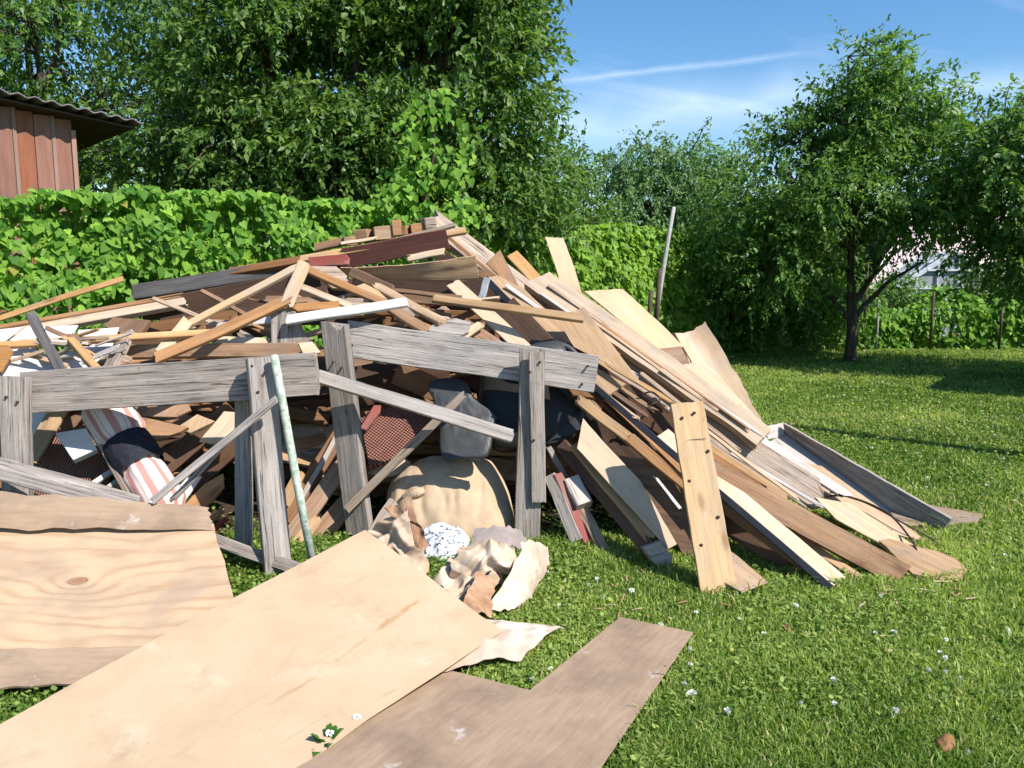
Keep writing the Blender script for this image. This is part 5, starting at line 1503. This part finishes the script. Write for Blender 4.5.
tree('bush', 'dense low bush drooping to the lawn between the leaning pole and the apple tree', (4.2, 16.3, 0),
     [lobe(762, 270, 16.0, 62, 60, 1.1), lobe(728, 300, 15.8, 45, 50, 1.0), lobe(790, 310, 15.8, 55, 45, 1.0), lobe(735, 240, 16.2, 45, 40, 1.0), lobe(835, 300, 16.4, 40, 36, .8), lobe(745, 205, 16.4, 40, 30, .9), lobe(790, 240, 16.3, 50, 40, 1)],
     2200, 13, 0.12, 'leaf_apple', 0.07, 9, cat='bush', tw=0.45, gap=-0.3)
for (px, py, w_, h_, sd, lab) in ((988, 290, 34, 30, 61, 'loose green shrub before the right half of the greenhouse'), (1018, 292, 34, 36, 62, 'tall loose shrub at the far right fence, under the overhanging crown'), (893, 300, 22, 22, 63, 'low shrub before the left corner of the greenhouse')):
    b = P(px, py, 17.6)
    tree('bush', lab, (b.x, 17.6, 0), [lobe(px, py, 17.6, w_, h_, .5), lobe(px + 8, py + 18, 17.6, w_, h_, .5)], 480, 12, 0.11, 'leaf_apple', 0.03, sd, cat='bush', tw=0.35, gap=-0.25, twigs=40)
# trees beyond, closing the view
for i, (px, Y, w, top) in enumerate(((560, 30, 150, 200), (700, 32, 160, 205), (850, 31, 150, 200), (980, 33, 160, 190), (1120, 32, 160, 190), (400, 30, 180, 190), (200, 30, 180, 190), (20, 30, 180, 190), (-150, 30, 170, 180))):
    b = P(px, 270, Y)
    tree('distant_tree', ['distant tree low behind the gap between the left trees and pale tree', 'distant tree behind the pale round tree', 'distant tree behind the free standing apple tree', 'distant tree behind the pink roofed house', 'distant tree past the right picture edge', 'distant tree behind the tallest left tree', 'distant tree behind the tree by the shed', 'distant tree behind the shed', 'distant tree left of the shed'][i],
         (b.x, Y, 0), [lobe(px, 245, Y, w * 0.5, 38, 2.5), lobe(px - w * 0.3, 258, Y, w * 0.4, 30, 2.5), lobe(px + w * 0.3, 255, Y, w * 0.4, 32, 2.5), lobe(px, top + 25, Y, w * 0.3, 20, 2)],
         700, 11, 0.26, 'leaf_apple', 0.2, 30 + i, twigs=40, tw=0.8, gap=-0.5, group=None)

# vine-covered fences
def vine_fence(name, label, line, h, thick, n, ll, mat, seed, hvar=0.18, zmin=0.0, gap_=0.36):
    rg = np.random.default_rng(seed)
    L = [np.array(p, float) for p in line]
    seg = [np.linalg.norm(b - a) for a, b in zip(L, L[1:])]
    tot = sum(seg); cum = np.concatenate([[0], np.cumsum(seg)])
    r = empty(name, Vector((line[0][0], line[0][1], 0)), label, 'hedge')
    s = rg.random(n) * tot
    k = np.clip(np.searchsorted(cum, s, side='right') - 1, 0, len(seg) - 1)
    A = np.array(L)[k]; B = np.array(L)[k + 1]
    f = ((s - cum[k]) / np.array(seg)[k])[:, None]
    q = A + (B - A) * f
    t = unit(B - A); nn = np.stack([t[:, 1], -t[:, 0]], 1)
    nn *= np.where((nn * (-q)).sum(1) > 0, 1, -1)[:, None]     # towards the garden
    top = h * (1 + hvar * (vnoise(s, s * 0 + seed, 1.1, seed) - 0.5) + 0.05 * (vnoise(s, s * 0, 4.0, seed + 1) - 0.5))
    u = rg.random(n) ** 0.85
    z = zmin + (top - zmin) * u
    bul = thick * (0.45 + 0.9 * vnoise(s * 1.0, z * 1.0, 1.6, seed + 2)) * np.where(u > 0.9, 0.8, 1)
    dep = 1 - rg.random(n) ** 2.0
    off = bul * dep
    hole = 0.6 * vnoise(s, z, 3.3, seed + 7) + 0.4 * vnoise(s, z, 8.0, seed + 8)
    dep = np.where((hole < gap_) & (rg.random(n) < 0.9), -0.3 * rg.random(n), dep)
    off = bul * dep
    ontop = rg.random(n) < 0.12
    z = np.where(ontop, top + rg.random(n) * 0.06, z); off = np.where(ontop, (rg.random(n) * 1.4 - 0.7) * thick, off)
    pos = np.stack([q[:, 0] + nn[:, 0] * off, q[:, 1] + nn[:, 1] * off, z], 1)
    N3 = np.concatenate([nn, np.full((n, 1), 0.55)], 1) + rg.normal(0, 0.38, (n, 3))
    N3[ontop, 2] += 0.8
    D3 = np.concatenate([nn * 0.45, np.full((n, 1), -0.75)], 1) + rg.normal(0, 0.42, (n, 3))
    size = ll * rg.choice([0.45, 0.7, 1.0, 1.15], n) * rg.uniform(0.8, 1.15, n)
    leaves('foliage', mat, pos, D3, N3, size, 'heart', np.where(rg.random(n) < 0.006, 1.0, np.clip(rg.normal(0.42, 0.30, n), 0, 0.95)), r)
    # stems climbing inside
    V, F = [], []
    for i in range(int(tot / 0.22)):
        s0 = rg.random() * tot; kk = int(np.clip(np.searchsorted(cum, s0, side='right') - 1, 0, len(seg) - 1))
        a = L[kk] + (L[kk + 1] - L[kk]) * ((s0 - cum[kk]) / seg[kk])
        b = len(V); ph = rg.random() * 6
        for j in range(7):
            zz = h * 0.98 * j / 6
            dx = 0.08 * math.sin(ph + j * 1.3)
            for a3 in range(4): V.append((a[0] + dx + 0.012 * math.cos(a3 * 1.57) - line[0][0], a[1] + 0.05 + 0.012 * math.sin(a3 * 1.57) - line[0][1], zz))
        for j in range(6):
            for a3 in range(4): F.append((b + j * 4 + a3, b + j * 4 + (a3 + 1) % 4, b + j * 4 + 4 + (a3 + 1) % 4, b + j * 4 + 4 + a3))
    link('stems', V, F, M['bark'], r, Matrix.Translation((line[0][0], line[0][1], 0)))
    return r


vine_fence('vine_hedge', 'bright green heart leaved vine hedge along the left fence below the shed', [(-6.6, 6.2), (-4.5, 7.1), (-1.7, 8.8)], 2.2, 0.42, 19000, 0.092, 'leaf_vine', 51, hvar=0.06, gap_=0.40)
vine_fence('vine_hedge', 'yellow green vine hedge behind the right slope of the heap and leaning pole', [(-1.6, 9.4), (1.4, 13.0), (3.4, 15.6)], 2.12, 0.35, 13000, 0.115, 'leaf_vine2', 52)
vine_fence('vine_hedge', 'low sunny vine hedge along the far lawn edge behind the apple trunk', [(3.4, 16.9), (8.0, 17.0), (15, 16.8)], 0.95, 0.35, 9000, 0.12, 'leaf_vine', 53, hvar=0.9)
# bright climber on the big tree
def climber():
    r = empty('climbing_vine', P(430, 235, 9.4), 'bright green climbing vine standing out against the tallest dark tree', 'vine')
    rg = np.random.default_rng(77)
    pos, ld, nr, sz = [], [], [], []
    for (px, py, rx, ry, n) in ((432, 112, 24, 22, 70), (446, 95, 12, 10, 18), (408, 128, 16, 22, 36), (418, 155, 26, 34, 110), (452, 172, 26, 26, 75), (405, 190, 36, 22, 150), (380, 212, 44, 16, 240), (452, 212, 40, 20, 120), (345, 218, 34, 10, 150), (425, 226, 44, 14, 130), (470, 130, 14, 24, 22)):
        c = np.array(P(px, py, 9.5)); k = 9.5 / FPX
        d = unit(rg.normal(size=(n, 3))); rr_ = rg.random((n, 1)) ** 0.45
        p = c + d * np.array([rx * k, 0.40, ry * k]) * rr_
        pos.append(p); nr.append(d * 0.5 + np.array([0.2, -0.7, 0.5]) + rg.normal(0, 0.3, (n, 3))); ld.append(np.array([0, -0.3, -0.8]) + rg.normal(0, 0.4, (n, 3))); sz.append(0.10 * rg.uniform(0.5, 1.15, n))
    leaves('foliage', 'leaf_vine', np.concatenate(pos), np.concatenate(ld), np.concatenate(nr), np.concatenate(sz), 'heart', np.clip(rg.normal(0.45, 0.28, sum(map(len, sz))), 0, 0.95), r)
    V = [P(430, 260, 9.7), P(425, 200, 9.6), P(435, 150, 9.55), P(428, 100, 9.5)]
    tube('stem', None, V, [0.03, 0.025, 0.02, 0.012], 'bark', parent=r)


climber()

# ------------------------------------------------------------------ shed
def shed():
    E0, E1, E2 = P(-60, 76, 8.05), P(144, 122, 9.1), P(66, 154, 10.6)
    r = empty('shed', Vector((-5.4, 9.6, 0)), 'reddish brown board shed with an overhanging corrugated dark roof behind the left hedge', 'shed')
    u = (E1 - E0); v = E2 - E1
    un = u.normalized(); nn = u.cross(v).normalized()
    if nn.z < 0: nn = -nn
    # corrugated roof: ridges run up the slope, the front edge shows the waves
    nu, nv = 130, 4
    V, F = [], []
    for layer in (0, 1):
        for j in range(nv + 1):
            for i in range(nu + 1):
                p = E0 + u * (i / nu) * 1.0 + v * (j / nv) * 1.0
                s = i / nu * u.length
                V.append(p + nn * (0.014 * math.sin(s * 2 * math.pi / 0.15) - 0.012 * layer))
    W = nu + 1; m = W * (nv + 1)
    for j in range(nv):
        for i in range(nu):
            a = j * W + i
            F.append((a, a + 1, a + W + 1, a + W)); F.append((m + a, m + a + W, m + a + W + 1, m + a + 1))
    for i in range(nu): F.append((i, m + i, m + i + 1, i + 1))
    for j in range(nv): a = j * W + nu; F.append((a, m + a, m + a + W, a + W))
    M['roofing'] = plain('grey_corrugated_roofing', (0.17, 0.155, 0.155), 0.85, 0.2, 0.35, 9)
    link('roof', [q - r.location for q in V], F, M['roofing'], r, Matrix.Translation(r.location))
    # timber under the roof: barge board on the right and soffit boards
    dn = -nn
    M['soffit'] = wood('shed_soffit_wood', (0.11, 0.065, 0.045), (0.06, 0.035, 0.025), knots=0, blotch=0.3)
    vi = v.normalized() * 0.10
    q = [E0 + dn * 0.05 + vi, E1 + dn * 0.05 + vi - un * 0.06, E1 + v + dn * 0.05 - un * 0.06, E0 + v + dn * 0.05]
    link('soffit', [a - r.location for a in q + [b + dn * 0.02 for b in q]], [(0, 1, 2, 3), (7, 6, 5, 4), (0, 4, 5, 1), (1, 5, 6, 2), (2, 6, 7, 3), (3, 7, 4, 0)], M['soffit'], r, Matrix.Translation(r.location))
    # front wall of vertical boards
    tdir = Vector((u.x, u.y, 0)).normalized(); back = Vector((-tdir.y, tdir.x, 0))
    c0 = P(73, 150, 8.95)
    c0 = Vector((c0.x, c0.y, 0))
    M['shedwood'] = wood('red_brown_shed_board', (0.34, 0.155, 0.10), (0.20, 0.085, 0.06), blotch=0.45, stain=(0.13, 0.07, 0.05), knots=0, vary=0.12)
    M['shedtrim'] = wood('pale_shed_batten', (0.42, 0.26, 0.20), (0.28, 0.17, 0.13), blotch=0.3, knots=0)
    bw = 0.175
    for k in range(8):
        a = c0 - tdir * (bw * (k + 0.5))
        fr_ = (a - E1).dot(tdir) / (-Vector((u.x, u.y, 0)).length)
        zt = E1.z + (E0.z - E1.z) * fr_ - 0.105
        Mx = basis(a + Vector((0, 0, zt / 2)), Vector((0, 0, 1)), -tdir, Vector((tdir.y, -tdir.x, 0)))
        box('wall_board', 'shedwood', (zt, bw - 0.006, 0.02), Mx, r, bev=0.003)
        if k % 2 == 1:
            Mx2 = basis(a + tdir * bw * 0.5 + Vector((tdir.y, -tdir.x, 0)) * 0.018 + Vector((0, 0, zt / 2)), Vector((0, 0, 1)), -tdir, Vector((tdir.y, -tdir.x, 0)))
            box('batten', 'shedtrim', (zt, 0.034, 0.014), Mx2, r, bev=0.002)
    Mx = basis(c0 + Vector((tdir.y, -tdir.x, 0)) * 0.012 + tdir * 0.01 + Vector((0, 0, 1.53)), Vector((0, 0, 1)), -tdir, Vector((tdir.y, -tdir.x, 0)))
    box('corner_post', 'shedtrim', (3.06, 0.045, 0.05), Mx, r, bev=0.003)
    # side and back so the shed has a body
    for (o, ax, ln, nm) in ((c0 + back * 0.012, back, 1.7, 'side_wall'), (c0 - tdir * 1.4 + back * 1.7, tdir, 1.4, 'back_wall')):
        Mx = basis(o + ax * ln / 2 + Vector((0, 0, 1.4)), ax, Vector((0, 0, 1)), ax.cross(Vector((0, 0, 1))))
        box(nm, 'shedwood', (ln, 2.8, 0.03), Mx, r, bev=0)


shed()

# ------------------------------------------------------------------ greenhouse and house behind the apple tree
def boxw(name, mat, a, b, w, parent, d=None):
    """straight bar between two world points"""
    u = b - a
    x, y, z = frame_from(u, (0, -1, 0.01))
    return box(name, mat, (u.length, w, d or w), basis((a + b) / 2, x, y, z), parent, bev=0)


def greenhouse():
    Y = 20.0
    r = empty('greenhouse', P(950, 330, Y) * 1.0, 'grey glazed greenhouse with thin white glazing bars behind the low hedge', 'greenhouse')
    M['gframe'] = plain('white_glazing_bar', (0.55, 0.58, 0.60), 0.6)
    n = NT('dusty_greenhouse_glass')
    tc, off, rnd = objco(n)
    f = n.noise(tc, 1.6, 4, 0.6)
    c = n.mix(n.mapr(f, 0.35, 0.65), (0.20, 0.22, 0.225), (0.36, 0.38, 0.385))
    n.bsdf(c, 0.5, 0.3)
    gl = n.m
    L_, R_, T_ = P(897, 288, Y), P(1012, 288, Y), P(955, 252, Y)
    z0 = 0.0
    W = [Vector((L_.x, Y, z0)), Vector((R_.x, Y, z0)), R_, T_, L_]
    Bk = [p + Vector((0.9, 3.2, 0)) for p in W]
    link('gable_glass', [p - r.location for p in W], [(0, 1, 2, 3, 4)], gl, r, Matrix.Translation(r.location))
    link('roof_glass', [p - r.location for p in (W[4], W[3], W[2], Bk[2], Bk[3], Bk[4])], [(0, 1, 4, 5), (1, 2, 3, 4)], gl, r, Matrix.Translation(r.location))
    link('side_glass', [p - r.location for p in (W[0], W[4], Bk[4], Bk[0], W[1], W[2], Bk[2], Bk[1])], [(0, 1, 2, 3), (4, 5, 6, 7)], gl, r, Matrix.Translation(r.location))
    f0 = Vector((0, -0.03, 0))
    for a, b in ((W[4], W[3]), (W[3], W[2]), (W[4], W[2])): boxw('frame_bar', 'gframe', a + f0, b + f0, 0.07, r)
    for s in (0.0, 0.16, 0.34, 0.52, 0.7, 0.86, 1.0):
        p = W[0].lerp(W[1], s)
        zt = L_.z + (T_.z - L_.z) * max(0, 1 - abs(p.x - T_.x) / ((T_.x - L_.x) if p.x < T_.x else (R_.x - T_.x)))
        boxw('glazing_bar', 'gframe', p + f0 * 1.5, Vector((p.x, p.y, zt)) + f0 * 1.5, 0.04, r)
    for k in range(5):
        s = k / 4
        up = Vector((-0.02, 0, 0.03))
        boxw('glazing_bar', 'gframe', W[4].lerp(Bk[4], s) + up, W[3].lerp(Bk[3], s) + up, 0.05, r)
    for s in (0.33, 0.66):
        boxw('glazing_bar', 'gframe', W[4].lerp(W[3], s) + up, Bk[4].lerp(Bk[3], s) + up, 0.035, r)
    for yy in (270, 288, 300, 312):
        zz = P(900, yy, Y).z; xa, xb = L_.x, R_.x
        if yy == 270:
            k = (zz - L_.z) / (T_.z - L_.z); xa = L_.x + (T_.x - L_.x) * k; xb = R_.x + (T_.x - R_.x) * k
        boxw('glazing_bar', 'gframe', Vector((xa, Y - 0.05, zz)), Vector((xb, Y - 0.05, zz)), 0.05, r)


greenhouse()


def house():
    Y = 25.0
    r = empty('house', P(960, 300, Y), 'house with a pale pink roof half hidden by the apple tree', 'house')
    M['pinkroof'] = plain('pale_pink_roof_tiles', (0.62, 0.47, 0.46), 0.85, 0.2, 0.25, 3)
    M['housewall'] = plain('pale_house_wall', (0.42, 0.42, 0.42), 0.9, 0.1, 0.15, 3)
    a, b = P(868, 290, Y), P(1120, 290, Y)
    t0, t1 = P(905, 215, Y + 3.2), P(1100, 215, Y + 3.2)
    V = [a, b, t1, t0]; V2 = [p + Vector((0, 0.1, -0.15)) for p in V]
    c0, c1 = a + Vector((0, 6.4, 0)), b + Vector((0, 6.4, 0))
    rf = link('roof', [p - r.location for p in V + V2 + [c0, c1]], [(0, 1, 2, 3), (0, 4, 5, 1), (3, 2, 9, 8), (0, 3, 7, 4), (1, 5, 6, 2)], M['pinkroof'], r, Matrix.Translation(r.location))
    for (p, q, dep) in ((a + Vector((0.4, 0.4, 0)), b + Vector((-0.4, 0.4, 0)), 5.6),):
        w = [Vector((p.x, p.y, 0)), Vector((q.x, p.y, 0)), Vector((q.x, p.y + dep, 0)), Vector((p.x, p.y + dep, 0))]
        h = Vector((0, 0, a.z - 0.05))
        link('wall', [k - r.location for k in w] + [k + h - r.location for k in w], [(0, 1, 5, 4), (1, 2, 6, 5), (2, 3, 7, 6), (3, 0, 4, 7)], M['housewall'], r, Matrix.Translation(r.location))


house()

# ------------------------------------------------------------------ posts along the fence
M['pole'] = wood('pale_grey_pole', (0.42, 0.41, 0.38), (0.28, 0.27, 0.25), crack=0.4, knots=0)
tube('pole', 'long pale grey pole leaning against the vine hedge right of the heap', [P(651, 345, 12.6), P(659, 295, 12.7), P(668, 240, 12.8), P(674, 207, 12.85)], [0.045, 0.04, 0.034, 0.028], 'pole', 'pole', k=10)
for (x0, y0, x1, y1, lab) in ((648, 330, 651, 290, 'short dark fence stake just left of the leaning pole foot'), (655, 335, 660, 268, 'dark fence stake close behind the leaning pole')):
    tube('fence_stake', lab, [P(x0, y0 + 12, 12.5), P(x1, y1, 12.55)], 0.035, 'bark', 'stake')
for (x, y1, lab) in ((868, 262, 'thin dark garden post behind the apple trunk'), (879, 300, 'pale short garden post between apple trunk and greenhouse'), (934, 292, 'dark thin post in front of the greenhouse gable'), (1003, 300, 'dark thin post at the right end of the greenhouse')):
    b = P(x, y1, 16.4)
    tube('garden_post', lab, [Vector((b.x, 16.4, 0)), b], 0.026, 'pole' if 'pale' in lab else 'bark', 'post')

# ------------------------------------------------------------------ neighbours beyond the right edge of the view: they throw the shadows on the lawn
def right_shed():
    r = empty('garden_shed', Vector((9.6, 10.0, 0)), 'flat roofed garden shed beyond the right edge, shading the lawn', 'shed')
    a, b = Vector((7.75, 9.05, 0)), Vector((10.3, 12.5, 0))
    u = (b - a).normalized(); v = Vector((u.y, -u.x, 0))
    c = (a + b) / 2 + v * 1.3
    ln = (b - a).length
    Mx = basis(c + Vector((0, 0, 1.45)), u, -v, Vector((0, 0, 1)))
    box('wall', 'shedwood', (ln - 0.3, 2.3, 2.9), Mx, r, bev=0.01)
    Mx = basis(c + Vector((0, 0, 2.96)), u, -v, Vector((0, 0, 1)))
    box('roof', 'roofing', (ln, 2.6, 0.10), Mx, r, bev=0.01)


right_shed()
tube('utility_pole', 'wooden utility pole beyond the right edge, throwing the long thin shadow', [Vector((7.35, 4.7, -0.1)), Vector((7.35, 4.7, 3)), Vector((7.35, 4.7, 6.0))], [0.12, 0.105, 0.09], 'pole', 'utility pole', k=12)

# ------------------------------------------------------------------ light and sky
w = bpy.data.worlds.new('World'); scene.world = w
w.use_nodes = True
t = w.node_tree; t.nodes.clear()
out = t.nodes.new('ShaderNodeOutputWorld'); bg = t.nodes.new('ShaderNodeBackground')
sky = t.nodes.new('ShaderNodeTexSky'); sky.sky_type = 'NISHITA'; sky.sun_disc = False
sky.sun_elevation = SUN_EL
sky.sun_rotation = math.atan2(SUN_DIR.x, SUN_DIR.y)
sky.air_density, sky.dust_density, sky.ozone_density = 1.1, 0.25, 4.0
SKY = 0.115
bg.inputs[1].default_value = SKY


def wn(typ, **k):
    nd = t.nodes.new(typ)
    for a, b in k.items(): setattr(nd, a, b)
    return nd


def wm(op, a, b=0.0, clamp=False):
    nd = wn('ShaderNodeMath', operation=op, use_clamp=clamp)
    for s, v in ((nd.inputs[0], a), (nd.inputs[1], b)):
        if hasattr(v, 'node'): t.links.new(v, s)
        else: s.default_value = v
    return nd.outputs[0]


tc = wn('ShaderNodeTexCoord').outputs['Generated']
# thin cirrus: sky plane coordinates (direction divided by height), stretched along one wind direction
sp = wn('ShaderNodeSeparateXYZ'); t.links.new(tc, sp.inputs[0])
zz = wm('MAXIMUM', sp.outputs[2], 0.03)
cx, cy = wm('DIVIDE', sp.outputs[0], wm('ADD', zz, 0.12)), wm('DIVIDE', sp.outputs[1], wm('ADD', zz, 0.12))
al = wm('ADD', wm('MULTIPLY', cx, 0.92), wm('MULTIPLY', cy, 0.39))
ac = wm('SUBTRACT', wm('MULTIPLY', cy, 0.92), wm('MULTIPLY', cx, 0.39))
cv = wn('ShaderNodeCombineXYZ'); t.links.new(wm('MULTIPLY', al, 0.35), cv.inputs[0]); t.links.new(wm('MULTIPLY', ac, 1.7), cv.inputs[1])
nz = wn('ShaderNodeTexNoise'); t.links.new(cv.outputs[0], nz.inputs['Vector'])
nz.inputs['Scale'].default_value = 1.3; nz.inputs['Detail'].default_value = 8; nz.inputs['Roughness'].default_value = 0.6; nz.inputs['Distortion'].default_value = 0.5
mr = wn('ShaderNodeMapRange'); t.links.new(nz.outputs['Fac'], mr.inputs[0])
mr.inputs[1].default_value, mr.inputs[2].default_value, mr.inputs[3].default_value, mr.inputs[4].default_value = 0.52, 0.9, 0.0, 0.4
cl = mr.outputs[0]


def trail(p, q, wid, amt, nsc):
    """old vapour trail: band round the great circle through two sky directions"""
    global cl
    a, b = ray(*p).normalized(), ray(*q).normalized()
    nr = a.cross(b).normalized(); mid = (a + b).normalized(); tg = nr.cross(mid)
    d1 = wn('ShaderNodeVectorMath', operation='DOT_PRODUCT'); t.links.new(tc, d1.inputs[0]); d1.inputs[1].default_value = nr
    d2 = wn('ShaderNodeVectorMath', operation='DOT_PRODUCT'); t.links.new(tc, d2.inputs[0]); d2.inputs[1].default_value = tg
    n2 = wn('ShaderNodeTexNoise'); t.links.new(tc, n2.inputs['Vector']); n2.inputs['Scale'].default_value = nsc; n2.inputs['Detail'].default_value = 6
    dd = wm('ADD', d1.outputs['Value'], wm('MULTIPLY', wm('SUBTRACT', n2.outputs['Fac'], 0.5), wid * 1.6))
    core = wm('POWER', wm('SUBTRACT', 1.0, wm('DIVIDE', wm('ABSOLUTE', dd), wid), True), 1.5)
    half = (a - b).length / 2
    m2 = wn('ShaderNodeMapRange'); t.links.new(wm('ABSOLUTE', d2.outputs['Value']), m2.inputs[0])
    m2.inputs[1].default_value, m2.inputs[2].default_value, m2.inputs[3].default_value, m2.inputs[4].default_value = half * 0.5, half, 1, 0
    f = wm('MULTIPLY', wm('MULTIPLY', core, m2.outputs[0]), wm('MULTIPLY', wm('ADD', n2.outputs['Fac'], 0.25), amt))
    cl = wm('ADD', cl, f, True)


trail((520, 86), (830, 50), 0.006, 0.36, 14)
trail((480, 140), (900, 82), 0.045, 0.45, 7)
trail((900, 92), (1180, 45), 0.03, 0.55, 8)
mxn = wn('ShaderNodeMix', data_type='RGBA'); t.links.new(cl, mxn.inputs[0]); hsv = wn('ShaderNodeHueSaturation'); hsv.inputs['Saturation'].default_value = 1.22; hsv.inputs['Value'].default_value = 0.95; t.links.new(sky.outputs[0], hsv.inputs['Color']); t.links.new(hsv.outputs[0], mxn.inputs[6])
mxn.inputs[7].default_value = (6.6, 7.4, 8.6, 1)
t.links.new(mxn.outputs[2], bg.inputs[0]); t.links.new(bg.outputs[0], out.inputs[0])

sl = bpy.data.lights.new('sun', 'SUN'); sl.energy = 4.7; sl.angle = R(0.53); sl.color = (1.0, 0.97, 0.92)
so = bpy.data.objects.new('sun', sl)
so.rotation_euler = SUN_DIR.to_track_quat('Z', 'Y').to_euler(); so.location = SUN_DIR * 40
COL.objects.link(so)
vs = scene.view_settings
vs.view_transform = 'Standard'; vs.look = 'None'; vs.gamma = 1; vs.use_curve_mapping = False
vs.exposure = 0.62
scene.cycles.max_bounces = 8
scene.cycles.diffuse_bounces = 3
